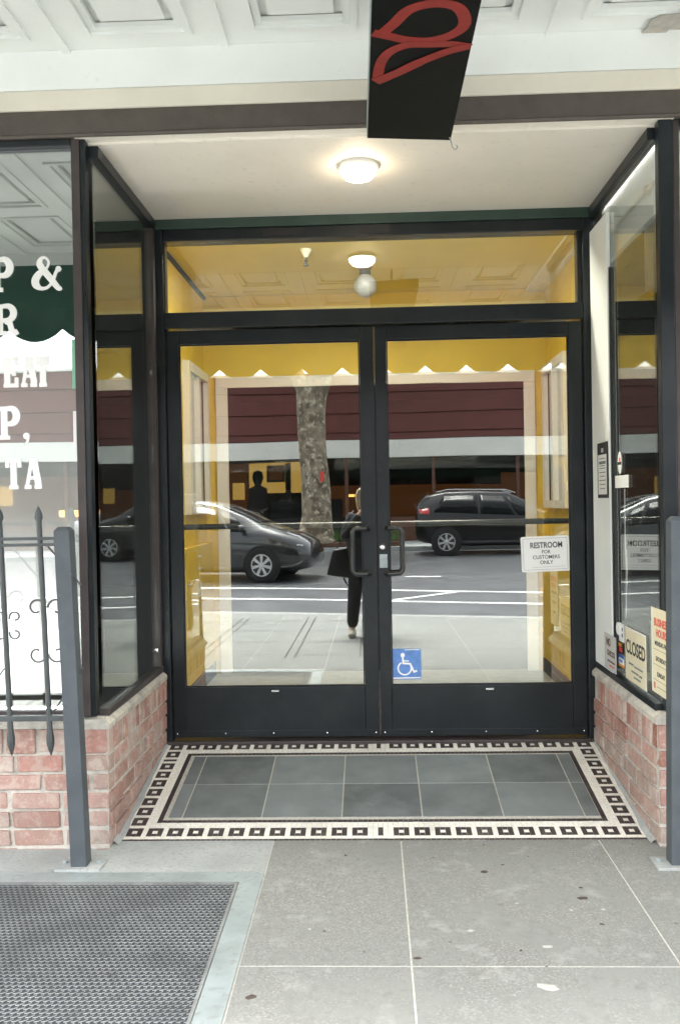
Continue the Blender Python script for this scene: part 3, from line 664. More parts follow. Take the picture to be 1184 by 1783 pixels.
bx('sill_frame', M['frame'], 2.152, 2.200, -.9945, -.056, .363, .392, sr, bevel=.003)
pane('pane', 'gside', (2.172, 2.178, -.9945, -.057, .3925, 2.6395), sr)

# ------------------------------------------------------------ entrance frame and doors
ef = empty('entrance_frame', (1.05, 0, 0), label='black metal door frame with transom window over the double doors', cat='door frame')
bx('jamb', M['frame'], -.072, -.018, -.05, .045, -.012, 2.6395, ef, bevel=.004)
bx('jamb', M['frame'], 2.122, 2.178, -.05, .045, -.016, 2.6395, ef, bevel=.004)
bx('head', M['frame'], -.0175, 2.1215, -.05, .045, 2.580, 2.6395, ef, bevel=.004)
bx('transom_bar', M['frame'], -.0175, 2.1215, -.05, .045, 2.132, 2.214, ef, bevel=.004)
bx('glazing_stop', M['frame'], -.017, -.0125, -.030, .03, 2.2145, 2.5795, ef); bx('glazing_stop', M['frame'], 2.0985, 2.121, -.030, .03, 2.2145, 2.5795, ef)
bx('header_board', M['green'], -.072, 2.178, -.062, .045, 2.640, 2.6895, ef, bevel=.002)
bx('transom_pane', M['gtran'], -.012, 2.098, -.004, .002, 2.2145, 2.5795, ef)
bx('threshold', M['frame2'], -.072, 2.178, -.060, .05, -.03, -.004, ef, bevel=.004)
bx('closer_cover', M['rubber'], .5, .7, -.056, -.0505, 2.590, 2.630, ef); bx('closer_cover', M['rubber'], 1.0, 1.16, -.056, -.0505, 2.590, 2.635, ef)
def door(x0, x1, gx0, gx1_, hx, mirror, label):
    t = empty('glass_door', ((x1 if mirror else x0), 0, 0), label=label, cat='door')
    yb, yf = .022, -.022
    bx('stile', M['frame'], x0, gx0, yf, yb, .008, 2.125, t, bevel=.003); bx('stile', M['frame'], gx1_, x1, yf, yb, .008, 2.125, t, bevel=.003)
    bx('top_rail', M['frame'], gx0+.0005, gx1_-.0005, yf, yb, 2.055, 2.125, t, bevel=.003)
    bx('bottom_rail', M['frame'], gx0+.0005, gx1_-.0005, yf, yb, .008, .270, t, bevel=.003)
    kick = bx('kick_plate', M['frame'], x0+.004, x1-.004, yf-.004, yf-.0005, .012, .045, t, bevel=.001)
    for i in range(5):
        xx = x0+.02+(x1-x0-.04)*i/4+random.uniform(-.02, .02)*(0 < i < 4)
        MB().lathe([(.0048, 0), (.004, -.002), (.0015, -.003)], (xx, yf-.004, .030), 8, 'y').build('screw', M['chrome'], t)
    bx('pane', M['gdoor'], gx0+.0005, gx1_-.0005, -.003, .003, .2705, 2.0545, t)
    gs = MB(); g_ = .007
    gs.box(gx0+.001, gx0+g_, -.012, -.0035, .271, 2.054).box(gx1_-g_, gx1_-.001, -.012, -.0035, .271, 2.054).box(gx0+g_, gx1_-g_, -.012, -.0035, 2.047, 2.054).box(gx0+g_, gx1_-g_, -.012, -.0035, .271, .277)
    gs.build('glazing_bead', M['frame'], t)
    # pull handle: offset C shape
    sgn = 1 if mirror else -1; pts = []
    xe = hx+sgn*.082; zt, zb, yo = 1.086, .852, -.062
    path = [(hx, yf-.0005, zt), (hx, yf-.02, zt), (hx+sgn*.012, yo, zt), (hx+sgn*.055, yo, zt)]+[(xe-sgn*.027+sgn*.027*math.sin(R(a)), yo, zt-.027+.027*math.cos(R(a))) for a in (20, 45, 70, 90)]
    path += [(xe, yo, (zt+zb)/2)]+[(xe-sgn*.027+sgn*.027*math.cos(R(a)), yo, zb+.027-.027*math.sin(R(a))) for a in (0, 25, 50, 75)]+[(hx+sgn*.05, yo, zb), (hx+sgn*.012, yo, zb), (hx, yf-.02, zb), (hx, yf-.0005, zb)]
    h = MB(); h.tube(path, .0118, 10); h.lathe([(.017, 0), (.017, -.006), (.012, -.010)], (hx, yf, zt), 14, 'y').lathe([(.017, 0), (.017, -.006), (.012, -.010)], (hx, yf, zb), 14, 'y')
    h.build('pull_handle', M['rubber2'], t, smooth=True)
    # inner push bar
    pb = MB(); pb.tube([(gx0-.01, .055, 1.105), (gx1_+.01, .055, 1.105)], .0155, 10)
    for xx in (gx0-.008, gx1_+.008): pb.tube([(xx, .022, 1.105), (xx, .055, 1.105)], .011, 10)
    pb.build('push_bar', M['rubber2'], t, smooth=True)
    xm = (x0+x1)/2; xo = xm+.035*(1 if mirror else 0)
    bx('maker_tab', M['chrome'], xo-.022, xo+.018, yf-.003, yf-.0005, .244, .254, t, bevel=.001)
    return t
M['rubber2'] = mat('black_handle', (.012, .014, .014, 1), .3, coat=.5)
dl = door(-.0155, 1.0565, .0485, .984, 1.014, False, 'left glass door with black pull handle, no notices on it')
dr = door(1.0625, 2.1195, 1.122, 2.049, 1.106, True, 'right glass door with white restroom notice and blue sticker')
lk = MB().lathe([(.021, 0), (.021, -.007), (.017, -.010), (.013, -.011)], (1.086, -.022, .986), 18, 'y').build('lock_ring', M['rubber2'], dr, smooth=True)
lk2 = MB().lathe([(.0125, -.0115), (.0125, -.014), (.010, -.016)], (1.086, -.022, .986), 18, 'y').build('lock_cylinder', M['chrome'], dr, smooth=True)
bx('worn_plate', M['steel'], 1.070, 1.110, -.0245, -.0225, .88, .95, dr)
bx('astragal', M['rubber'], 1.0572, 1.0618, -.015, .02, .010, 2.12, ef)

# notices on the doors
def plate(name, m, cx, cz, w_, h_, y, rot, thick=.002, cr=.01, **k):
    """rounded plate in the xz plane facing the street; its own local frame: x right, z up"""
    t = empty(name, (cx, y, cz), **k); t.rotation_euler = (0, rot, 0)
    pts = []
    for (sx, sz, a0) in ((1, 1, 0), (-1, 1, 90), (-1, -1, 180), (1, -1, 270)):
        for i in range(4):
            a = R(a0+30*i); pts.append((sx*(w_/2-cr)+cr*math.cos(a), sz*(h_/2-cr)+cr*math.sin(a)))
    b = MB(); b.prism(pts, 0, -thick, lambda u, v, h: (u, h, v)); o = bpy.data.objects.new('board', b.mesh('board', M[m])); C.objects.link(o); o.parent = t
    return t
def ltext(parent, s, size, x, z, y, m, wide=1., bold=0., name='lettering'):
    cu = bpy.data.curves.new(name, 'FONT'); cu.body = s; cu.size = size; cu.align_x = 'CENTER'; cu.align_y = 'CENTER'; cu.extrude = .0003; cu.offset = bold; cu.resolution_u = 3
    t = bpy.data.objects.new('t', cu); C.objects.link(t); dg = bpy.context.evaluated_depsgraph_get()
    me = bpy.data.meshes.new_from_object(t.evaluated_get(dg)); bpy.data.objects.remove(t); bpy.data.curves.remove(cu)
    me.materials.clear(); me.materials.append(M[m]); o = bpy.data.objects.new(name, me); C.objects.link(o)
    o.location = (x, y, z); o.rotation_euler = (R(90), 0, 0); o.scale = (wide, 1, 1); o.parent = parent; return o
rs = plate('restroom_sign', 'whitep', 1.920, .938, .246, .182, -.0045, R(-1.6), label='white notice reading RESTROOM FOR CUSTOMERS ONLY on the right door', cat='sign')
ltext(rs, 'RESTROOM', .041, .006, .044, -.0025, 'ink', .78, .0009)
ltext(rs, 'FOR', .026, .004, .010, -.0025, 'ink', .9, .0002); ltext(rs, 'CUSTOMERS', .026, .004, -.017, -.0025, 'ink', .95, .0002); ltext(rs, 'ONLY', .026, .004, -.044, -.0025, 'ink', .95, .0003)
b = MB(); b.ribbon([(-.112, -.080), (.112, -.080), (.112, .080), (-.112, .080)], .0016, lambda u, v, h: (u, -.0024-h, v), 0, .0003, True); b.ribbon([(-.07, -.068), (.10, -.066)], .0012, lambda u, v, h: (u, -.0024-h, v), 0, .0003)
o = bpy.data.objects.new('border_line', b.mesh('border', M['kerb'])); C.objects.link(o); o.parent = rs
st = plate('accessibility_sticker', 'blue', 1.200, .378, .150, .158, -.0042, R(.5), .0008, .004, label='blue sticker with white wheelchair symbol low on the right door', cat='sticker')
fn = lambda u, v, h: (u, -.0010-h, v)
b = MB()
b.prism(arc(-.020, .046, .011, .012, 0, 337, 15), 0, .0004, fn)
b.ribbon([(-.020, .034), (-.017, .004), (.018, .002), (.038, -.040), (.054, -.034)], .0095, fn, 0, .0004)
b.ribbon([(-.016, .017), (.012, .016)], .006, fn, 0, .0005)
b.ribbon(arc(-.010, -.022, .034, .033, 120, 378, 22), .0075, fn, 0, .0006)
o = bpy.data.objects.new('wheelchair_symbol', b.mesh('sym', M['letter'])); C.objects.link(o); o.parent = st
b = MB(); b.ribbon([(-.073, -.073), (.073, -.070)], .006, fn, 0, .0003); b.ribbon([(-.01, .074), (.068, .075)], .004, fn, 0, .0003)
o = bpy.data.objects.new('white_edge', b.mesh('edge', M['letter'])); C.objects.link(o); o.parent = st

def smooth_path(P, n=6):
    out = []
    for i in range(len(P)-1):
        p0, p1, p2, p3 = P[max(i-1, 0)], P[i], P[i+1], P[min(i+2, len(P)-1)]
        for k in range(n):
            t = k/n; out.append(tuple(.5*((2*p1[a])+(-p0[a]+p2[a])*t+(2*p0[a]-5*p1[a]+4*p2[a]-p3[a])*t*t+(-p0[a]+3*p1[a]-3*p2[a]+p3[a])*t**3) for a in (0, 1)))
    return out+[P[-1]]
# lettering on left shop window: white slab-serif letters, some cut by the photo edge
win = empty('window_lettering', (-.35, -1.02, 1.7), label='white slab letters P & R EAT P, TA on the left shop window', cat='lettering')
def lf(x, z): return lambda u, v, h: (x+u, -1.0185-h, z+v)
def letter(ch, x, z, h, wd):
    b = MB(); s = h*.20; t = h*.13; f = lf(x, z); F = lambda pts, w_, k=1: b.ribbon(pts, w_, f, 0, .0006*k)
    if ch == 'T':
        F([(0, h-t/2), (wd, h-t/2)], t); F([(wd/2, h-t), (wd/2, t*.8)], s, 1.5); F([(wd*.22, t/2), (wd*.78, t/2)], t, 1.2); F([(t/2, h), (t/2, h-h*.30)], t, 2); F([(wd-t/2, h), (wd-t/2, h-h*.30)], t, 2)
    if ch == 'A':
        F([(wd*.16, t), (wd*.46, h)], t*.9); F([(wd*.56, h), (wd*.82, t)], s*1.05, 1.5); F([(wd*.2, h*.36), (wd*.8, h*.36)], t*.8, 2); F([(0, t/2), (wd*.40, t/2)], t, 1.2); F([(wd*.58, t/2), (wd, t/2)], t, 1.2); F([(wd*.30, h-t/2), (wd*.62, h-t/2)], t*.8, 1.7)
    if ch == 'E':
        F([(wd*.25, 0), (wd*.25, h)], s); F([(0, t/2), (wd, t/2)], t, 1.5); F([(0, h-t/2), (wd, h-t/2)], t, 1.5); F([(wd*.25, h/2), (wd*.7, h/2)], t, 2); F([(wd-t/2, 0), (wd-t/2, h*.32)], t, 2); F([(wd-t/2, h), (wd-t/2, h*.70)], t, 2.2); F([(wd*.7, h*.37), (wd*.7, h*.63)], t, 2.4)
    if ch in 'PR':
        F([(wd*.25, 0), (wd*.25, h)], s); F([(0, t/2), (wd*.52, t/2)], t, 1.5); F([(0, h-t/2), (wd*.5, h-t/2)], t, 1.5)
        F([(wd*.3, h-t*.55)]+arc(wd*.55, h*.71, wd*.30, h*.235, 90, -90, 12)+[(wd*.3, h*.475)], [t]+[t*1.2+s*.35*math.sin(math.pi*i/12) for i in range(13)]+[t], 2)
    if ch == 'R':
        F([(wd*.5, h*.45), (wd*.68, h*.38), (wd*.75, t*1.2), (wd*.9, t*.5), (wd*1.02, t*.9)], s*.9, 2.5)
    if ch == ',':
        b.prism([(wd*.5+.5*s*math.cos(R(a)), .5*s+.5*s*math.sin(R(a))) for a in range(0, 360, 30)], 0, .0006, f)
        F([(wd*.5+s*.32, .45*s), (wd*.5+s*.15, -.35*s), (wd*.5-s*.4, -.9*s)], [s*.4, s*.3, s*.1], 2)
    if ch == '&':
        P_ = [(wd*.98, t*.4), (wd*.86, t*.35), (wd*.60, h*.33), (wd*.30, h*.66), (wd*.24, h*.80), (wd*.32, h*.93), (wd*.46, h*.93), (wd*.55, h*.80), (wd*.46, h*.62), (wd*.22, h*.47), (wd*.09, h*.30), (wd*.11, h*.14), (wd*.28, h*.04), (wd*.50, h*.07), (wd*.68, h*.25), (wd*.78, h*.48), (wd*.84, h*.56)]
        W_ = [t*.7, s*.8, s, s, s*.9, t*.8, t*.6, t*.6, t*.7, s, s*1.15, s*1.1, t*.9, t*.7, t*.7, t*.8, t*.8]
        F(smooth_path(P_, 5), [p[0] for p in smooth_path([(w__, 0) for w__ in W_], 5)])
        b.prism([(wd*.88+.5*s*.9*math.cos(R(a)), h*.60+.5*s*.9*math.sin(R(a))) for a in range(0, 360, 30)], 0, .0011, f)
    b.build('letter', M['letter'], win)
for ch, x, z, h, wd in [('&', -.322, 2.105, .137, .120), ('P', -.492, 2.100, .140, .090), ('R', -.485, 1.925, .125, .095),
                        ('E', -.452, 1.712, .125, .062), ('A', -.380, 1.712, .125, .066), ('T', -.318, 1.712, .125, .058), 
                        ('P', -.474, 1.500, .135, .085), (',', -.388, 1.500, .135, .05),
                        ('T', -.452, 1.298, .125, .066), ('A', -.374, 1.298, .125, .070), ('S', 0, 0, 0, 0)][:10]:
    letter(ch, x, z, h, wd)
bx('window_strip', M['letter'], -.168, -.1495, -1.0215, -1.0185, 1.478, 1.61, label='narrow white strip on the glass beside the left mullion, below the lettering', cat='sticker')
M['teal'] = mat('pale_green_strip', (.25, .55, .38, 1), .5)  # pale green of the upper strip on the glass
bx('window_strip', M['teal'], -.168, -.1495, -1.0215, -1.0185, 1.70, 1.90, label='narrow green strip on the glass beside the left mullion, above the white one', cat='sticker')

# notices on right side pane. local frame: u runs towards the street (-y), v up; faces the entrance
def rpl(name, m, y, z, w_, h_, xx=2.1705, rot=0., thick=.0012, **k):
    t = empty(name, (xx, y, z), **k); t.rotation_euler = (0, 0, R(-90))
    b = MB().box(-w_/2, w_/2, -thick, 0, -h_/2, h_/2); o = bpy.data.objects.new('card', b.mesh('card', M[m])); C.objects.link(o); o.parent = t; return t
def lbox(t, m, u0, u1, v0, v1, y0=-.0018, y1=-.0012, name='print'):
    b = MB().box(u0, u1, y0, y1, v0, v1); o = bpy.data.objects.new(name, b.mesh(name, M[m])); C.objects.link(o); o.parent = t; return o
def ll(t, s, size, u, v, m, wide=1, bold=0): return ltext(t, s, size, u, v, -.0016, m, wide, bold)
hr = rpl('opening_hours_notice', 'cream', -1.020, .600, .225, .345, label='cream BUSINESS HOURS notice, nearest the street on right side pane', cat='notice')
lbox(hr, 'letter', -.110, -.104, -.17, .17); 
ll(hr, 'BUSINESS', .044, .006, .115, 'red', .9, .0012); ll(hr, 'HOURS', .044, .01, .072, 'red', .9, .0012)
for i, (s, c) in enumerate([('MONDAY-FRI', 'ink'), ('SATURDAY', 'ink'), ('SUNDAY', 'ink')]): ll(hr, s, .026, .0, .03-.062*i, c, .9, .0005); lbox(hr, 'ink', -.09, .09, .005-.062*i, .0062-.062*i)
lbox(hr, 'red', -.085, -.07, -.155, -.130); lbox(hr, 'ink', -.05, .08, -.145, -.1435)
cl = rpl('closed_notice', 'cream', -.685, .522, .30, .235, xx=2.1705, label='cream card with large CLOSED lettering leaning in right side pane', cat='notice')
ll(cl, 'CLOSED', .085, 0, .030, 'obase2' if 'obase2' in M else 'ink', .88, .002); [lbox(cl, 'slate', a, b, v-.004, v+.004) for (a, b, v) in ((-.10, -.03, -.040), (-.02, .10, -.044), (-.06, .04, -.070), (.05, .09, -.072), (-.03, .07, -.092))]
lbox(cl, 'letter', -.15, .15, .112, .1175); lbox(cl, 'letter', .144, .15, -.1175, .112)
pc = rpl('price_card', 'blind', -.345, .485, .20, .17, xx=2.1528, label='small pale NO CHECKS card at the foot of the white board', cat='notice')
ll(pc, 'NO', .05, -.03, .045, 'obase', .9, .002); ll(pc, 'CHECKS', .036, .01, -.005, 'obase', 1, .001); lbox(pc, 'obase', -.05, .08, -.046, -.038); lbox(pc, 'red', -.02, .07, -.066, -.060)
cc = rpl('card_decal', 'whitep', -.475, .600, .085, .085, label='white decal with two blue dots above the bank card stickers', cat='sticker')
lbox(cc, 'blue2', .005, .022, .008, .024); lbox(cc, 'blue2', .005, .022, -.02, -.004)
c2 = rpl('card_decal', 'ink', -.450, .528, .08, .055, label='black decal with orange and red print between other decals', cat='sticker')
lbox(c2, 'orange', -.03, .02, .004, .02); lbox(c2, 'red', -.02, .03, -.02, 0)
c3 = rpl('card_decal', 'letter', -.465, .468, .085, .055, label='blue white and gold striped decal just above the brown print card', cat='sticker')
lbox(c3, 'blue2', -.0425, .0425, .012, .0275); lbox(c3, 'orange', -.0425, .0425, -.0275, -.016); lbox(c3, 'blue', -.03, .02, -.008, .006)
ov = empty('oval_decal', (2.1705, -.484, 1.380), label='white oval decal with red mark, above the blank white tag', cat='sticker'); ov.rotation_euler = (0, 0, R(-90))
b = MB().prism(arc(0, 0, .030, .052, 0, 345, 23), 0, -.001, lambda u, v, h: (u, h, v)); o = bpy.data.objects.new('oval', b.mesh('oval', M['whitep'])); C.objects.link(o); o.parent = ov
lbox(ov, 'ink', -.026, .026, -.010, .004, name='dark_bar'); lbox(ov, 'red', -.008, .010, .006, .022, name='red_mark')
rpl('blank_tag', 'whitep', -.510, 1.293, .21, .056, label='blank white tag on the right pane below the oval decal', cat='tag')
ce = empty('framed_certificate', (2.1530, -.265, 1.355), label='narrow framed certificate in black, on the white board right of the doors', cat='certificate'); ce.rotation_euler = (0, 0, R(-90))
lbox(ce, 'ink', -.092, .092, -.135, .132, -.004, 0, 'mount'); lbox(ce, 'whitep', -.078, .074, -.118, .074, -.0048, -.0041, 'paper')
for i, (a, c) in enumerate(((.055, .05), (.040, .06), (.02, .045), (.008, .05), (-.012, .055), (-.03, .04), (-.05, .06), (-.07, .05), (-.09, .045))): lbox(ce, 'ink', -c, c, a-.0015, a+.0015, -.0054, -.0049, 'printed_line')
lbox(ce, 'slate', -.06, .06, .028, .040, -.0054, -.0049, 'printed_band'); lbox(ce, 'blind', -.02, .02, .085, .105, -.0048, -.0041, 'emblem')
# hanging cord and round tag in right bay
hc = MB().tube([(2.200, -.45, 1.26), (2.199, -.452, 1.0), (2.201, -.458, .9), (2.199, -.449, .66)], .0035, 6).tube([(2.2, -.462, .98), (2.2, -.475, .88), (2.2, -.459, .80)], .003, 6)
hc.build('blind_cord', M['whitep'], smooth=True, label='pale twisted blind cord hanging behind the decals in the right bay', cat='cord')
kn = MB().lathe([(.001, -.004), (.03, -.004), (.03, 0), (.001, 0)], (2.169, -.43, .612), 18, 'x').build('round_decal', M['letter'], label='small round white decal left of the white decal with blue dots', cat='sticker')

# ============================================================ LIGHTS AND FITTINGS
cl_ = empty('ceiling_light', (1.002, -.698, 2.69), label='lit round ceiling light in the entrance recess', cat='ceiling light')
MB().lathe([(.084, 2.6895), (.088, 2.676), (.080, 2.668), (.070, 2.668)], (1.002, -.698, 0), 28).build('base_ring', M['whitep'], cl_, smooth=True)
MB().lathe([(.078, 2.6675), (.074, 2.652), (.060, 2.636), (.035, 2.627), (.005, 2.624)], (1.002, -.698, 0), 28).build('glass_bowl', M['lamp'], cl_, smooth=True)
gl_ = empty('globe_lamp', (1.018, .93, 2.72), label='unlit white globe lamp hanging behind the transom', cat='lamp')
MB().lathe([(.062, 2.7205), (.062, 2.700), (.048, 2.694)], (1.018, .93, 0), 20).build('ceiling_rose', M['whitec'], gl_, smooth=True)
MB().lathe([(.048, 2.6935), (.046, 2.678), (.036, 2.672), (.036, 2.640), (.030, 2.634)], (1.018, .93, 0), 20).build('collar', M['frame2'], gl_, smooth=True)
MB().lathe([(.030, 2.6335)]+[(.071*math.sin(R(a)), 2.566+.071*math.cos(R(a))) for a in range(28, 180, 14)]+[(.002, 2.495)], (1.018, .93, 0), 24).build('globe', M['globe'], gl_, smooth=True)
sp = empty('sprinkler_head', (.673, .64, 2.72), label='fire sprinkler head on the vestibule ceiling, left of the globe lamp', cat='sprinkler')
MB().lathe([(.034, 2.7205), (.032, 2.708), (.020, 2.690), (.016, 2.672)], (.673, .64, 0), 16).build('escutcheon', M['whitec'], sp, smooth=True)
MB().lathe([(.007, 2.6715), (.007, 2.655), (.010, 2.654), (.010, 2.650), (.004, 2.648), (.004, 2.628), (.016, 2.627), (.016, 2.622)], (.673, .64, 0), 12).box(.660, .672, .632, .648, 2.636, 2.654).build('deflector', M['ink'], sp)
tb = empty('added_tube_light', (1.05, .16, 2.72), label='added lit tube light, out of view, on the vestibule ceiling close behind the transom', cat='ceiling light')
bx('housing', M['trim'], .35, 1.75, .09, .21, 2.700, 2.7205, tb); bx('tube', M['tube'], .37, 1.73, .105, .195, 2.690, 2.6995, tb)  # added lamp, hidden by the door head, brightens the yellow vestibule

# hanging sign
sg = empty('hanging_sign', (1.2, -2, 2.6), label='black hanging sign with red looped lettering, seen from below', cat='sign')
SY0, SY1 = -3.3, -1.165
MB().add([(x, y, z) for z in (2.60, 2.66) for (x, y) in ((1.043, -1.195), (1.360, -1.150), (1.364, SY0), (1.080, SY0))], [(3, 2, 1, 0), (4, 5, 6, 7), (0, 1, 5, 4), (1, 2, 6, 5), (2, 3, 7, 6), (3, 0, 4, 7)]).build('sign_board', M['signblk'], sg, bevel=.002)
MB().add([(x, y, z) for z in (2.598, 2.664) for (x, y) in ((1.040, -1.2), (1.0425, -1.2), (1.0795, SY0), (1.077, SY0))], [(3, 2, 1, 0), (4, 5, 6, 7), (0, 1, 5, 4), (1, 2, 6, 5), (2, 3, 7, 6), (3, 0, 4, 7)]).build('edge_strip', M['steel'], sg)
fs = lambda u, v, h: (u, v, 2.5995-h)
b = MB()
b.ribbon(smooth_path([(1.062, -1.940), (1.110, -1.918), (1.165, -1.893), (1.235, -1.885), (1.300, -1.918), (1.327, -1.975), (1.300, -2.055), (1.235, -2.080), (1.165, -2.055), (1.122, -1.985), (1.085, -1.930)]), .037, fs, 0, .001)
b.ribbon(smooth_path([(1.358, -1.842), (1.300, -1.862), (1.235, -1.866), (1.165, -1.866), (1.112, -1.828), (1.086, -1.760), (1.077, -1.66)]), .034, fs, .0012, .0022)
b.ribbon(smooth_path([(1.070, -1.645), (1.140, -1.70), (1.215, -1.768), (1.290, -1.822), (1.352, -1.850)]), [.044]*4+[.040]*8+[.036]*13, fs, .0024, .0034)
b.build('red_lettering', M['signred'], sg)
for (x, y) in ((1.2, -1.6), (1.2, -2.9)): MB().tube([(x, y, 2.66), (x, y, 3.02)], .008, 8).build('hanger_rod', M['steel'], sg)
MB().tube([(1.352, -1.18, 2.602), (1.358, -1.185, 2.585), (1.362, -1.19, 2.560), (1.372, -1.19, 2.548), (1.382, -1.19, 2.556), (1.378, -1.19, 2.566)], .0022, 6).build('wire_hook', M['steel'], sg)

# ============================================================ IRON RAILINGS
def railing(xs, x_post, label, x_end, lean, scrolls=True):
    t = empty('iron_railing', (x_post, -1.2, -.17), label=label, cat='railing')
    FY = -1.2
    dx = lambda z: -lean*(z-.4)
    zb = walk_z(FY)
    pm = MB(); h = .031
    z0, z1 = zb+.008, 1.130
    pm.add([(x_post+dx(z)+sx*h, FY+sy*h, z) for z in (z0, z1) for (sx, sy) in ((-1, -1), (1, -1), (1, 1), (-1, 1))]+[(x_post+dx(z1)+sx*h*.6, FY+sy*h*.6, z1+.016) for (sx, sy) in ((-1, -1), (1, -1), (1, 1), (-1, 1))],
           [(3, 2, 1, 0), (0, 1, 5, 4), (1, 2, 6, 5), (2, 3, 7, 6), (3, 0, 4, 7), (4, 5, 9, 8), (5, 6, 10, 9), (6, 7, 11, 10), (7, 4, 8, 11), (8, 9, 10, 11)])
    pm.build('post', M['railp'], t, bevel=.003)
    pz = x_post+dx(z0)
    bp = bx('base_plate', M['band'], pz-.088, pz+.088, FY-.055, FY+.055, zb-.004, zb+.009, t, bevel=.003)
    for sx in (-.066, .066): MB().lathe([(.011, zb+.009), (.011, zb+.016), (.006, zb+.018)], (pz+sx, FY+.01, 0), 6).build('bolt', M['steel'], t)
    sgn = 1 if x_end > x_post else -1
    for (za, zbb) in ((1.074, 1.108), (.396, .418)):
        m_ = MB(); 
        if za > 1:
            m_.box(min(x_post+dx(1.1)+sgn*h, x_end), max(x_post+dx(1.1)+sgn*h, x_end), FY-.012, FY+.012, 1.096, 1.108); m_.box(min(x_post+dx(1.1)+sgn*h, x_end), max(x_post+dx(1.1)+sgn*h, x_end), FY-.012, FY+.012, 1.072, 1.084)
        else: m_.box(min(x_post+sgn*h, x_end), max(x_post+sgn*h, x_end), FY-.010, FY+.010, za, zbb)
        m_.build('rail', M['rail'], t, bevel=.002)
    for i, x in enumerate(xs):
        m_ = MB(); zs = [.262, .285, .305, .33, .36, .40, 1.15, 1.168, 1.182, 1.20, 1.228]; rr = [.002, .010, .0155, .0165, .012, .0115, .0105, .0105, .0165, .0145, .0012]
        m_.tube([(x+dx(z), FY, z) for z in zs], rr, 8)
        m_.build('bar', M['rail'], t, smooth=True)
    if scrolls:
        def spiral(cx, cz, r0, a0, a1, s=1):
            return [(cx+s*r0*(1-.55*k/16)*math.cos(R(a0+(a1-a0)*k/16)), FY-.002, cz+r0*(1-.55*k/16)*math.sin(R(a0+(a1-a0)*k/16))) for k in range(17)]
        for i in range(len(xs)):
            x = xs[i]; 
            if i % 2 == 0:
                for s in (1, -1):
                    c = MB(); c.tube(spiral(x+s*.040, .835, .036, 180, -120, s), .0042, 6); c.tube(spiral(x+s*.040, .655, .036, 180, 480, s), .0042, 6)
                    c.build('scroll', M['rail'], t, smooth=True)
                MB().tube([(x+.01, FY, 1.07), (x+.135, FY, .92)], .0035, 6).build('brace_wire', M['rail'], t)
                MB().tube([(x+.01, FY, .42), (x+.135, FY, .60)], .0035, 6).build('brace_wire', M['rail'], t)
            else:
                for s in (1, -1):
                    c = MB(); c.tube(spiral(x+s*.030, .80, .024, 200, -100, s), .0036, 6); c.tube(spiral(x+s*.030, .735, .024, 160, 460, s), .0036, 6)
                    c.build('scroll', M['rail'], t, smooth=True)
    return t
railing([-.2245, -.3785, -.532, -.686, -.84, -.99, -1.14, -1.29, -1.44, -1.59], -.129, 'grey iron railing with spiked bars and scrolls in front of the left window', -1.7, .031)
railing([2.28, 2.43, 2.58, 2.73, 2.88, 3.03, 3.18], 2.168, 'grey iron railing whose end post stands at the right photo edge', 3.3, -.012)

# ============================================================ ACROSS THE STREET (seen as reflections)
ob = empty('shop_building', (0, -23.2, 0), label='red brown shop building across the street with white fascia, reflected in glass', cat='building')
OY = -23.0
bz = [3.20, 3.56, 4.14, 4.72, 5.25] 
bz = [3.17, 3.40, 4.02, 4.69, 5.22]
for i in range(4):
    for k in range(8):
        MB().add([(x, y, z) for x in (-24+k*6+.003, -18+k*6-.003) for (y, z) in ((OY+.05, bz[i]+.02), (OY+.015, bz[i+1]), (OY-.1, bz[i+1]), (OY-.1, bz[i]+.02))],
                 [(0, 1, 2, 3), (7, 6, 5, 4), (0, 4, 5, 1), (1, 5, 6, 2), (2, 6, 7, 3), (0, 3, 7, 4)]).build('siding_board', M['siding'], ob)
bx('parapet_cap', M['osign'], -24, 24, OY-.2, OY+.08, 5.225, 5.30, ob)
bx('fascia', M['osign'], -24, 24, OY-.1, OY+.10, 2.60, 3.165, ob)
bx('rear_mass', M['dark'], -24, 24, OY-6, OY-2.6, -.1, 5.1, ob); bx('roof', M['dark'], -24, 24, OY-6, OY-.12, 5.10, 5.2, ob)
bx('shop_ceiling', M['dark'], -24, 24, OY-2.6, OY-.1, 2.55, 2.6, ob)
bx('bulkhead', M['obase'], -24, -4.2, OY-.12, OY-.02, -.1, .7, ob); bx('bulkhead', M['obase'], .2, 24, OY-.12, OY-.02, -.1, .72, ob)
bx('shop_floor', M['dark'], -24, 24, OY-2.6, OY-.13, -.1, -.04, ob)
for x in (-20, -16, -12, -8, -4.0, .25, 3.0, 5.6, 8.2, 12, 16, 20): bx('window_post', M['obase'], x-.05, x+.05, OY-.1, OY-.01, .70, 2.60, ob)
bx('storefront_pane', M['oglass'], -24, 24, OY-.075, OY-.065, .73, 2.6, ob)
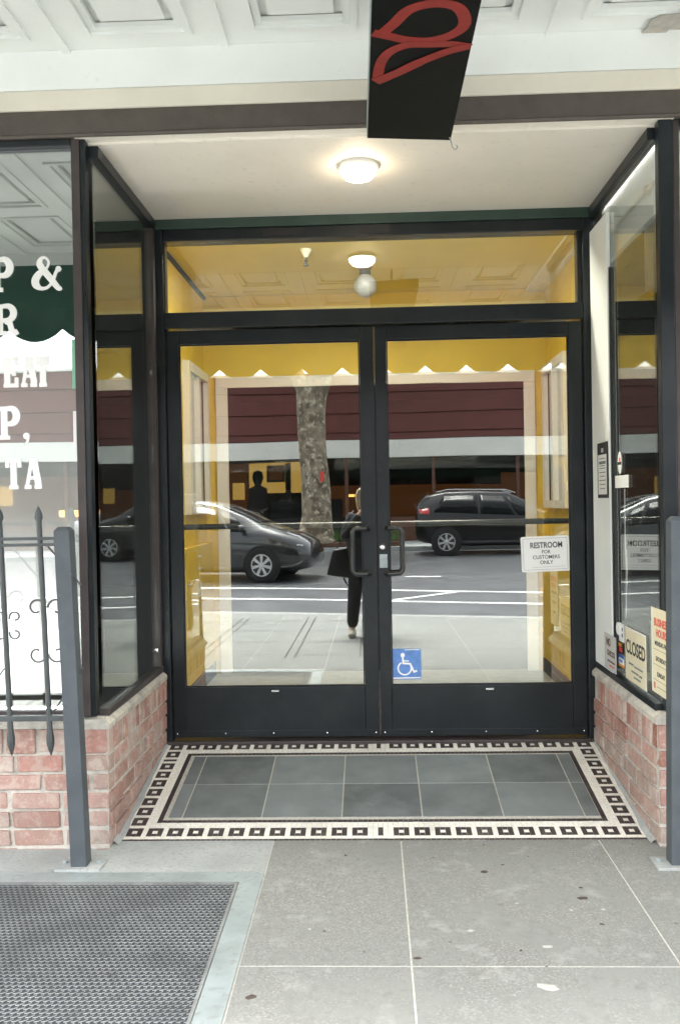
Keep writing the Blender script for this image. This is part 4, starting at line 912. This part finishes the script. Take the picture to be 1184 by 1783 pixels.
# lit things inside
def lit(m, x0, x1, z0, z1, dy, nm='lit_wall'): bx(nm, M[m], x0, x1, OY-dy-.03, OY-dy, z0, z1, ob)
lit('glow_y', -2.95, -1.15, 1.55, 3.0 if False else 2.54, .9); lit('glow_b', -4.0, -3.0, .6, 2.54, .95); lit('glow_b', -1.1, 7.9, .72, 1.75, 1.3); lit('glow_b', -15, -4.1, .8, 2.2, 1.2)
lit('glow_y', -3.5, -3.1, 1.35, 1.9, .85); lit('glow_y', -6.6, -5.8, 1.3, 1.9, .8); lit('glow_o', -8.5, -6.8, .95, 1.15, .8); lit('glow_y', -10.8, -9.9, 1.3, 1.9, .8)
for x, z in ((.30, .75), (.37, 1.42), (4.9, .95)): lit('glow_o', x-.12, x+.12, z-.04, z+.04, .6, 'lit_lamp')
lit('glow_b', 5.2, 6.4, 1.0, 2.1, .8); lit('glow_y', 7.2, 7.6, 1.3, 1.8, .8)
pic = bx('picture_frame', M['ink'], -2.35, -1.75, OY-.86, OY-.82, 1.9, 2.45, ob); bx('picture', M['glow_b'], -2.28, -1.82, OY-.818, OY-.81, 1.97, 2.38, pic)
# dark silhouettes of shop furniture against the lit wall
MB().lathe([(.02, 2.30), (.14, 2.24), (.19, 2.05), (.13, 1.86), (.10, 1.80), (.30, 1.70), (.36, 1.2), (.34, .0)], (-2.62, OY-.6, 0), 16).build('dress_form', M['ink'], ob, smooth=True)
bx('shop_counter', M['ink'], -2.2, .1, OY-.75, OY-.5, 0, 1.32, ob); bx('shop_shelf', M['ink'], -1.72, -1.55, OY-.78, OY-.62, 1.3, 2.5, ob)
text('shop_lettering', 'VIDEO', .16, (3.92, OY+.06, 3.66), (R(90), 0, R(180)), M['osign'], ob, 1.1, .004) if False else None
# far pavement, kerb and raised bed
fp = empty('far_sidewalk', (0, -21, 0), kind=S)
bx('far_kerb', M['band'], -40, 40, -19.80, -19.64, -.4, -.03, fp); bx('paving', M['band'], -40, 40, OY-.02, -19.8005, -.4, -.034, fp)
pl = empty('planting_bed', (-.3, -20.5, 0), label='low planted bed with grass round the street tree across the road', cat='planter')
bx('edging', M['obase'], -2.1, 1.9, -21.05, -19.95, -.034, .10, pl, bevel=.02); bx('soil', M['soil'], -2.0, 1.8, -20.95, -20.05, .10, .13, pl)
gmb = MB()
for i in range(1500):
    x, y = random.uniform(-1.95, 1.75), random.uniform(-20.9, -20.08); h = random.uniform(.12, .36); a = random.uniform(0, 6.28); l = random.uniform(.02, .12); ww_ = .014
    gmb.add([(x-ww_*math.cos(a), y-ww_*math.sin(a), .13), (x+ww_*math.cos(a), y+ww_*math.sin(a), .13), (x+l*math.cos(a+1.3), y+l*math.sin(a+1.3), .13+h)], [(0, 1, 2)])
gmb.build('grass_blades', M['grass'], pl, kind='stuff')
tr = empty('street_tree', (-.60, -20.4, .1), label='street tree with mottled pale trunk across the road, reflected in left door', cat='tree')
def limb(pts, rs, name, n=18):
    b = MB(); P = [Vector(p) for p in pts]
    k = len(P); rings = []
    for i, p in enumerate(P):
        rings.append([(p.x+rs[i]*(1+.10*math.sin(3*a_+i*.7)+random.uniform(-.05, .05))*math.cos(a_), p.y+rs[i]*(1+.08*math.cos(2*a_+i)+random.uniform(-.05, .05))*math.sin(a_), p.z) for a_ in [2*math.pi*j/n for j in range(n)]])
    b.v = [v for g_ in rings for v in g_]
    for i in range(k-1):
        for j in range(n): b.f.append((i*n+j, i*n+(j+1) % n, (i+1)*n+(j+1) % n, (i+1)*n+j)); b.mi.append(0)
    return b.build(name, M['bark'], tr, smooth=True)
zs = [-.0, .15, .4, .8, 1.3, 1.8, 2.3, 2.8, 3.3, 3.8, 4.3, 4.8]
limb([(-.60+.05*math.sin(z*1.1), -20.4, z+.08) for z in zs], [.62, .54, .47, .42, .40, .39, .385, .39, .40, .42, .44, .40], 'trunk')
limb([(-.7, -20.4, 4.2), (-1.2, -19.9, 5.2), (-2.0, -20, 6.4), (-2.8, -20, 7.6)], [.28, .22, .15, .05], 'limb', 10); limb([(-.5, -20.4, 4.2), (0, -19.7, 5.3), (.8, -19.5, 6.5), (1.4, -19.5, 7.8)], [.28, .21, .14, .05], 'limb', 10)
crown = MB()
cl_c = [(random.gauss(-.6, 1.5), random.gauss(-19.8, 1.0), random.gauss(7.6, .9), random.uniform(.5, 1.0)) for _ in range(34)]
for (cx, cy, cz, r_) in cl_c:
    for i in range(110):
        d = Vector((random.gauss(0, 1), random.gauss(0, 1), random.gauss(0, 1))).normalized()*r_*random.uniform(.5, 1.05)
        p = Vector((cx, cy, max(cz, 6.2)))+d; a = Vector((random.gauss(0, 1), random.gauss(0, 1), random.gauss(0, 1))).normalized()*.11; c = a.orthogonal().normalized()*.07
        crown.add([p-a, p+c, p+a, p-c], [(0, 1, 2, 3)])
crown.build('crown', M['leaf'], tr)
MB().prism([(-.40, 1.78), (-.30, 1.80), (-.27, 2.05), (-.38, 2.08)], 0, .004, lambda u, v, h: (u, -19.955-h, v)).build('red_tag', M['red'], tr)

# ------------------------------------------------------------ cars
def car(name, st, wheels, L_, W, paint, label, loc, rz_, gl_side, ws, rw, extra):
    t = empty(name, (0, 0, 0), label=label, cat='car')
    hw = W/2; b = MB(); n_ = 0; ring = None
    def sec(s):
        x, zb, zl, zt, wl, wt = s
        h = [(0, zb), (wl*.80, zb), (wl*.97, zb+.07), (wl, zb+(zl-zb)*.45), (wl*.985, zl-.06), (wl*.95, zl), (wt, zt-.05), (wt*.88, zt-.01), (wt*.5, zt+.008), (0, zt+.012)]
        return [(x, y, z) for y, z in h]+[(x, -y, z) for y, z in h[-2:0:-1]]
    secs = [sec(s) for s in st]; m_ = len(secs[0])
    for s_ in secs: b.v += s_
    for i in range(len(secs)-1):
        for j in range(m_): b.f.append((i*m_+j, i*m_+(j+1) % m_, (i+1)*m_+(j+1) % m_, (i+1)*m_+j)); b.mi.append(0)
    b.f += [tuple(range(m_))[::-1], tuple(range((len(secs)-1)*m_, len(secs)*m_))]; b.mi += [0, 0]
    body = b.build('body', M[paint], t, smooth=True)
    def interp(x):
        for a, c in zip(st, st[1:]):
            if a[0] <= x <= c[0]:
                k = (x-a[0])/(c[0]-a[0]); return [a[i]+(c[i]-a[i])*k for i in range(6)]
        return list(st[-1])
    # side glass: quads lying 6 mm outside the body between belt and roof edge
    for sgn in (1, -1):
        for (xa, xb, xa2, xb2) in gl_side:
            g_ = MB(); N_ = 8; rows_ = []
            for i in range(N_+1):
                k = i/N_; xl = xa+(xb-xa)*k; xt = xa2+(xb2-xa2)*k
                s1, s2 = interp(xl), interp(xt)
                f1, f2_ = .06, .88
                def pt(s, f, x):
                    y = s[4]*.95+(s[5]-s[4]*.95)*f; z = s[2]+(s[3]-.05-s[2])*f; return (x, sgn*(y+.006), z+.003)
                rows_ += [pt(s1, f1, xl), pt(s2, f2_, xt)]
            g_.add(rows_, [(2*i, 2*i+2, 2*i+3, 2*i+1) for i in range(N_)])
            o_ = g_.build('side_window', M['carglass'], t, smooth=True); 
            sol = o_.modifiers.new('s', 'SOLIDIFY'); sol.thickness = .004
    # windscreen, rear window
    for nm, (xa, xb) in (('windscreen', ws), ('rear_window', rw)):
        g_ = MB(); rr = []
        for i in range(7):
            x = xa+(xb-xa)*i/6; s = interp(x)
            for y in (-.80, -.45, 0, .45, .80): 
                z = s[3]+(.012 if y == 0 else .008 if abs(y) < .5 else -.004)
                rr.append((x, y*s[5], z+.007))
        g_.add(rr, [(i*5+j, i*5+j+1, (i+1)*5+j+1, (i+1)*5+j) for i in range(6) for j in range(4)])
        o_ = g_.build(nm, M['carglass'], t, smooth=True); sol = o_.modifiers.new('s', 'SOLIDIFY'); sol.thickness = .004
    for (wx, r_) in wheels:
        for sgn in (1, -1):
            y = sgn*(hw-.10); w_ = MB()
            MB().lathe([(r_+.055, hw-.02), (r_+.055, hw+.006), (r_+.03, hw+.008), (r_-.02, hw+.004)], (wx, 0, r_), 28, 'y', Matrix.Scale(sgn, 4, Vector((0, 1, 0)))).build('wheel_arch', M['tyre'], t, smooth=True)
            wh = MB().lathe([(r_*.66, -.10), (r_*.96, -.10), (r_, -.07), (r_, .09), (r_*.95, .115), (r_*.66, .118)], (wx, sgn*(hw-.09), r_), 28, 'y', None)
            if sgn < 0: wh.v = [(v[0], -(hw-.09)-(v[1]+(hw-.09)), v[2]) for v in wh.v]
            wo2 = wh.build('wheel', M['tyre'], t, smooth=True)
            rm = MB(); yy = sgn*(hw+.030)
            rm.ribbon(arc(wx, r_, r_*.63, r_*.63, 0, 345, 23), r_*.07, lambda u, v, h: (u, yy-sgn*.012+sgn*h, v), 0, .012, True)
            for k in range(7):
                a = R(90+k*360/7); rm.ribbon([(wx+.04*math.cos(a), r_+.04*math.sin(a)), (wx+r_*.62*math.cos(a), r_+r_*.62*math.sin(a))], [r_*.13, r_*.20], lambda u, v, h: (u, yy-sgn*.012+sgn*h, v), 0, .010)
            rm.lathe([(.05, 0), (.05, .01), (.03, .018)], (wx, yy-(.01 if sgn > 0 else .0), r_), 12, 'y')
            rm.build('rim', M['alloy'], wo2)
    extra(t, hw, interp)
    t.location = loc; t.rotation_euler = (0, 0, rz_)
    return t
def side_strip(t, name, m, hw, interp, xa, xb, za, zb, off=.01, rise=0):
    for sgn in (1, -1):
        g_ = MB(); rr = []
        for i in range(5):
            x = xa+(xb-xa)*i/4; s = interp(x)
            for z in (za+rise*i/4, zb+rise*i/4):
                f = min(max((z-s[1])/(s[2]-s[1]), 0), 1); y = s[4]*(1-.05*max(0, f-.5)*2) if z <= s[2] else s[4]*.95+(s[5]-s[4]*.95)*(z-s[2])/max(s[3]-s[2], .01)
                rr.append((x, sgn*(y+off), z))
        g_.add(rr, [(2*i, 2*i+2, 2*i+3, 2*i+1) for i in range(4)])
        o_ = g_.build(name, M[m], t, smooth=True); sol = o_.modifiers.new('s', 'SOLIDIFY'); sol.thickness = .012
# local x: -rear .. +front ; sections: x, zbottom, zbelt, ztop, half width low, half width top
hatch_st = [(-2.22, .45, .80, .95, .60, .50), (-2.15, .30, .95, 1.12, .76, .58), (-1.9, .25, 1.02, 1.24, .85, .62), (-1.2, .18, 1.00, 1.43, .87, .62), (-.5, .17, .97, 1.52, .875, .61), (.0, .17, .95, 1.53, .875, .60), (.35, .17, .93, 1.46, .875, .60), (.9, .17, .91, 1.24, .87, .64), (1.30, .18, .90, 1.03, .865, .72), (1.6, .19, .84, .95, .85, .72), (1.95, .20, .72, .84, .80, .66), (2.15, .24, .62, .72, .68, .55), (2.23, .32, .52, .60, .55, .45)]
def hatch_x(t, hw, it):
    side_strip(t, 'headlight', 'head', hw, it, 1.72, 2.08, .60, .72, .008, -.04); side_strip(t, 'sill_trim', 'rubber', hw, it, -1.1, 1.1, .20, .30, .008)
    for s in (1, -1): MB().lathe([(.01, -.06), (.06, -.05), (.075, 0), (.05, .05), (.01, .06)], (.95, s*(hw+.06), 1.00), 12, 'x').build('door_mirror', M['car1'], t, smooth=True)
    MB().tube([(-.2, hw+.012, .84), (-.02, hw+.014, .84)], .014, 6).tube([(-.2, -hw-.012, .84), (-.02, -hw-.014, .84)], .014, 6).build('door_handle', M['car1'], t)
    side_strip(t, 'seam', 'rubber', hw, it, .10, .115, .32, .92, .002); side_strip(t, 'seam', 'rubber', hw, it, .95, .965, .32, .86, .002)
car('hatchback_car', hatch_st, [(-1.40, .315), (1.32, .315)], 4.45, 1.75, 'car1', 'dark grey hatchback driving right across the street, reflected in the left door',
    (-2.22, -12.95, road_z(-12.9)), R(9), [(-1.5, -.42, -1.15, -.42), (-.36, .62, -.36, .36), (.68, 1.02, .42, .75)], (.42, 1.26), (-2.0, -1.0), hatch_x)
suv_st = [(-2.08, .50, .95, 1.02, .62, .52), (-2.02, .36, 1.02, 1.30, .78, .58), (-1.8, .30, 1.04, 1.50, .86, .60), (-1.3, .24, 1.04, 1.60, .89, .62), (-.5, .22, 1.00, 1.63, .90, .63), (.25, .22, .98, 1.60, .90, .62), (.65, .22, .96, 1.42, .90, .63), (1.10, .23, .96, 1.12, .89, .74), (1.5, .24, .92, 1.04, .88, .74), (1.9, .28, .84, .94, .82, .66), (2.08, .34, .66, .78, .70, .55)]
def suv_x(t, hw, it):
    side_strip(t, 'tail_light', 'tail', hw, it, -2.05, -1.72, .96, 1.14, .012, .05)
    side_strip(t, 'sill_trim', 'rubber', hw, it, -1.1, 1.1, .26, .36, .008); side_strip(t, 'headlight', 'head', hw, it, 1.6, 1.95, .74, .86, .008)
    MB().tube([(-1.5, .52, 1.60), (-1.2, .55, 1.66), (.2, .55, 1.66), (.45, .53, 1.58)], .014, 6).tube([(-1.5, -.52, 1.60), (-1.2, -.55, 1.66), (.2, -.55, 1.66), (.45, -.53, 1.58)], .014, 6).build('roof_rail', M['alloy'], t)
    for s in (1, -1): MB().lathe([(.01, -.06), (.07, -.05), (.085, 0), (.06, .05), (.01, .06)], (.78, s*(hw+.07), 1.04), 12, 'x').build('door_mirror', M['car2'], t, smooth=True)
    side_strip(t, 'seam', 'rubber', hw, it, .0, .015, .36, .95, .002)
car('parked_car', suv_st, [(-1.30, .33), (1.28, .33)], 4.15, 1.80, 'car2', 'black parked estate car with red tail light at the far kerb, reflected in right door',
    (4.25, -18.45, road_z(-18.45)+.0), R(3), [(-1.62, -.50, -1.35, -.50), (-.44, .42, -.44, .18), (.48, .80, .24, .55)], (.42, 1.06), (-1.98, -1.72), suv_x)

# ============================================================ PERSON TAKING THE PICTURE (stands behind the camera, seen in the door glass)
def skin_mesh(name, verts, edges, radii, m, parent, root=0, sub=2):
    me = bpy.data.meshes.new(name); me.from_pydata([Vector(v) for v in verts], edges, []); o = bpy.data.objects.new('tmp', me); C.objects.link(o)
    sk = o.modifiers.new('skin', 'SKIN'); sk.use_smooth_shade = True
    for i, r_ in enumerate(radii):
        d = me.skin_vertices[0].data[i]; d.radius = r_ if isinstance(r_, tuple) else (r_, r_); d.use_root = (i == root)
    ss = o.modifiers.new('sub', 'SUBSURF'); ss.levels = sub; ss.render_levels = sub
    dg = bpy.context.evaluated_depsgraph_get(); m2 = bpy.data.meshes.new_from_object(o.evaluated_get(dg)); m2.materials.clear(); m2.materials.append(m)
    for p in m2.polygons: p.use_smooth = True
    bpy.data.objects.remove(o); n_ = bpy.data.objects.new(name, m2); C.objects.link(n_)
    put(n_, parent); return n_
PX, PY = .965, -4.77; GZ = walk_z(PY)
pe = empty('person', (PX, PY, GZ), label='person in black coat holding a camera to the face, reflected between the doors', cat='person')
z = lambda h: GZ+h
V = [(PX, PY, z(.86)), (PX, PY, z(1.0)), (PX, PY, z(1.18)), (PX, PY+.01, z(1.28)), (PX, PY+.01, z(1.34)), (PX, PY+.03, z(1.42)), (PX, PY+.03, z(1.50)),
     (PX-.15, PY, z(1.25)), (PX-.22, PY+.06, z(1.03)), (PX-.06, PY+.13, z(1.30)), (PX+.005, PY+.12, z(1.365)),
     (PX+.15, PY, z(1.25)), (PX+.22, PY+.06, z(1.03)), (PX+.15, PY+.13, z(1.30)), (PX+.145, PY+.12, z(1.365)),
     (PX-.085, PY, z(.80)), (PX-.13, PY+.01, z(.45)), (PX-.165, PY-.01, z(.08)), (PX-.165, PY+.10, z(.035)),
     (PX+.085, PY, z(.80)), (PX+.09, PY+.01, z(.45)), (PX+.10, PY-.01, z(.08)), (PX+.10, PY+.10, z(.035))]
Ed = [(0, 1), (1, 2), (2, 3), (3, 4), (4, 5), (5, 6), (2, 7), (7, 8), (8, 9), (9, 10), (2, 11), (11, 12), (12, 13), (13, 14), (0, 15), (15, 16), (16, 17), (17, 18), (0, 19), (19, 20), (20, 21), (21, 22)]
Rr = [(.14, .10), (.12, .09), (.13, .09), (.06, .06), (.048, .05), (.072, .085), (.068, .080), .055, .040, .030, .034, .055, .040, .030, .034, .085, .055, .038, .035, .085, .055, .038, .035]
skin_mesh('body', V, Ed, Rr, M['skin'], pe)
# clothing: coat over trunk and arms, trousers, shoes
CV = [V[0], V[1], V[2], (PX, PY, z(1.27)), V[7], V[8], V[9], V[11], V[12], V[13], (PX, PY, z(.62))]
skin_mesh('coat', CV, [(0, 1), (1, 2), (2, 3), (2, 4), (4, 5), (5, 6), (2, 7), (7, 8), (8, 9), (0, 10)], [(.215, .16), (.20, .14), (.195, .13), (.080, .080), .085, .070, .052, .085, .070, .052, (.235, .175)], M['coat'], pe)
TV = [(PX, PY, z(.84))]+V[15:18]+V[19:22]
skin_mesh('trousers', TV, [(0, 1), (1, 2), (2, 3), (0, 4), (4, 5), (5, 6)], [(.13, .11), .105, .080, .062, .105, .080, .062], M['coat'], pe)
for s in (17, 21):
    x_, y_ = V[s][0], V[s][1]
    skin_mesh('shoe', [(x_, y_-.04, z(.045)), (x_, y_+.05, z(.045)), (x_, y_+.15, z(.032)), (x_, y_+.18, z(.03))], [(0, 1), (1, 2), (2, 3)], [(.048, .052), (.048, .05), (.045, .034), (.03, .026)], M['shoe'], pe)
# hair: cap over the head, plus nose, eyes, mouth, ears
hr_ = MB().lathe([(.004, .128), (.05, .120), (.085, .092), (.102, .045), (.104, 0), (.100, -.05), (.092, -.10), (.080, -.13)], (PX, PY+.012, z(1.46)), 24)
hr_.v = [(v[0], v[1] if v[1] < PY+.05 or v[2] > z(1.535) else PY+.05, v[2]) for v in hr_.v]
hr_.build('hair', M['hair'], pe, smooth=True)
for s in (-1, 1):
    MB().lathe([(.002, -.008), (.009, -.004), (.011, 0), (.009, .004), (.002, .008)], (PX+s*.030, PY+.108, z(1.455)), 12, 'y').build('eye', M['whitep'], pe, smooth=True)
    MB().lathe([(.004, -.006), (.018, -.004), (.024, 0), (.018, .006), (.004, .008)], (PX+s*.086, PY+.03, z(1.44)), 10, 'x').build('ear', M['skin'], pe, smooth=True)
skin_mesh('nose', [(PX, PY+.100, z(1.455)), (PX, PY+.122, z(1.425)), (PX, PY+.110, z(1.412))], [(0, 1), (1, 2)], [.010, .013, .010], M['skin'], pe)
MB().tube([(PX-.024, PY+.100, z(1.385)), (PX, PY+.108, z(1.382)), (PX+.024, PY+.100, z(1.385))], .005, 6).build('mouth', M['red'], pe, smooth=True)
CX_ = 1.0346; cm = empty('photo_camera', (CX_, -4.60, z(1.42)), label='small black camera held up in front of the face of the person', cat='camera')
bx('camera_body', M['ink'], CX_-.060, CX_+.066, -4.632, -4.585, z(1.375), z(1.460), cm, bevel=.006)
MB().lathe([(.030, -4.5845), (.030, -4.553), (.024, -4.550), (.020, -4.556)], (1.0346, 0, 1.2193), 20, 'y').build('lens', M['ink'], cm, smooth=True)
for s in (-1, 1):
    hx_, hy_, hz_ = CX_+s*.070, -4.612, z(1.40)
    pm_ = skin_mesh('hand', [(hx_+s*.012, hy_-.045, hz_-.045), (hx_+s*.010, hy_-.02, hz_-.01), (hx_+s*.008, hy_, hz_+.02)], [(0, 1), (1, 2)], [(.020, .024), (.018, .032), (.014, .028)], M['skin'], pe)
    for k in range(4):
        zz = hz_+.038-.019*k; ln = (.9, 1, .95, .8)[k]
        fgr = skin_mesh('finger', [(hx_+s*.010, hy_-.005, zz), (hx_+s*.006, hy_+.026*ln, zz), (hx_-s*.012, hy_+.038*ln, zz), (hx_-s*.030*ln, hy_+.034, zz-.002)], [(0, 1), (1, 2), (2, 3)], [.0095, .009, .0085, .007], M['skin'], pe, sub=1)
        put(fgr, pm_)
    th = skin_mesh('thumb', [(hx_, hy_-.03, hz_-.025), (hx_-s*.02, hy_-.040, hz_-.015), (hx_-s*.036, hy_-.034, hz_-.002)], [(0, 1), (1, 2)], [.012, .010, .008], M['skin'], pe, sub=1)
    put(th, pm_)
hb = empty('shoulder_bag', (PX-.28, PY, z(.5)), label='black leather shoulder bag hanging at the side of the person', cat='bag')
bgm = MB(); bx0, bx1, by0, by1 = PX-.40, PX-.15, PY-.06, PY+.07
bgm.add([(bx0+.05, by0+.02, z(.93)), (bx1-.01, by0+.02, z(.95)), (bx1-.01, by1-.02, z(.95)), (bx0+.05, by1-.02, z(.93)), (bx0-.02, by0, z(.66)), (bx1, by0, z(.62)), (bx1, by1, z(.62)), (bx0-.02, by1, z(.66))], [(0, 1, 2, 3), (7, 6, 5, 4), (0, 4, 5, 1), (1, 5, 6, 2), (2, 6, 7, 3), (3, 7, 4, 0)])
bgm.build('pouch', M['bag'], hb, bevel=.025, smooth=True)
MB().tube([(bx0+.08, PY, z(.92)), (PX-.20, PY-.02, z(1.10)), (PX-.165, PY, z(1.30)), (PX-.13, PY-.03, z(1.33)), (PX-.17, PY-.09, z(1.1)), (bx1-.03, PY-.03, z(.94))], .009, 6).build('strap', M['bag'], hb, smooth=True)
MB().tube([(bx1-.10, PY, z(.66)), (bx1-.08, PY+.01, z(.60)), (bx1-.05, PY+.01, z(.545))], .010, 6).build('tassel', M['bag'], hb, smooth=True)
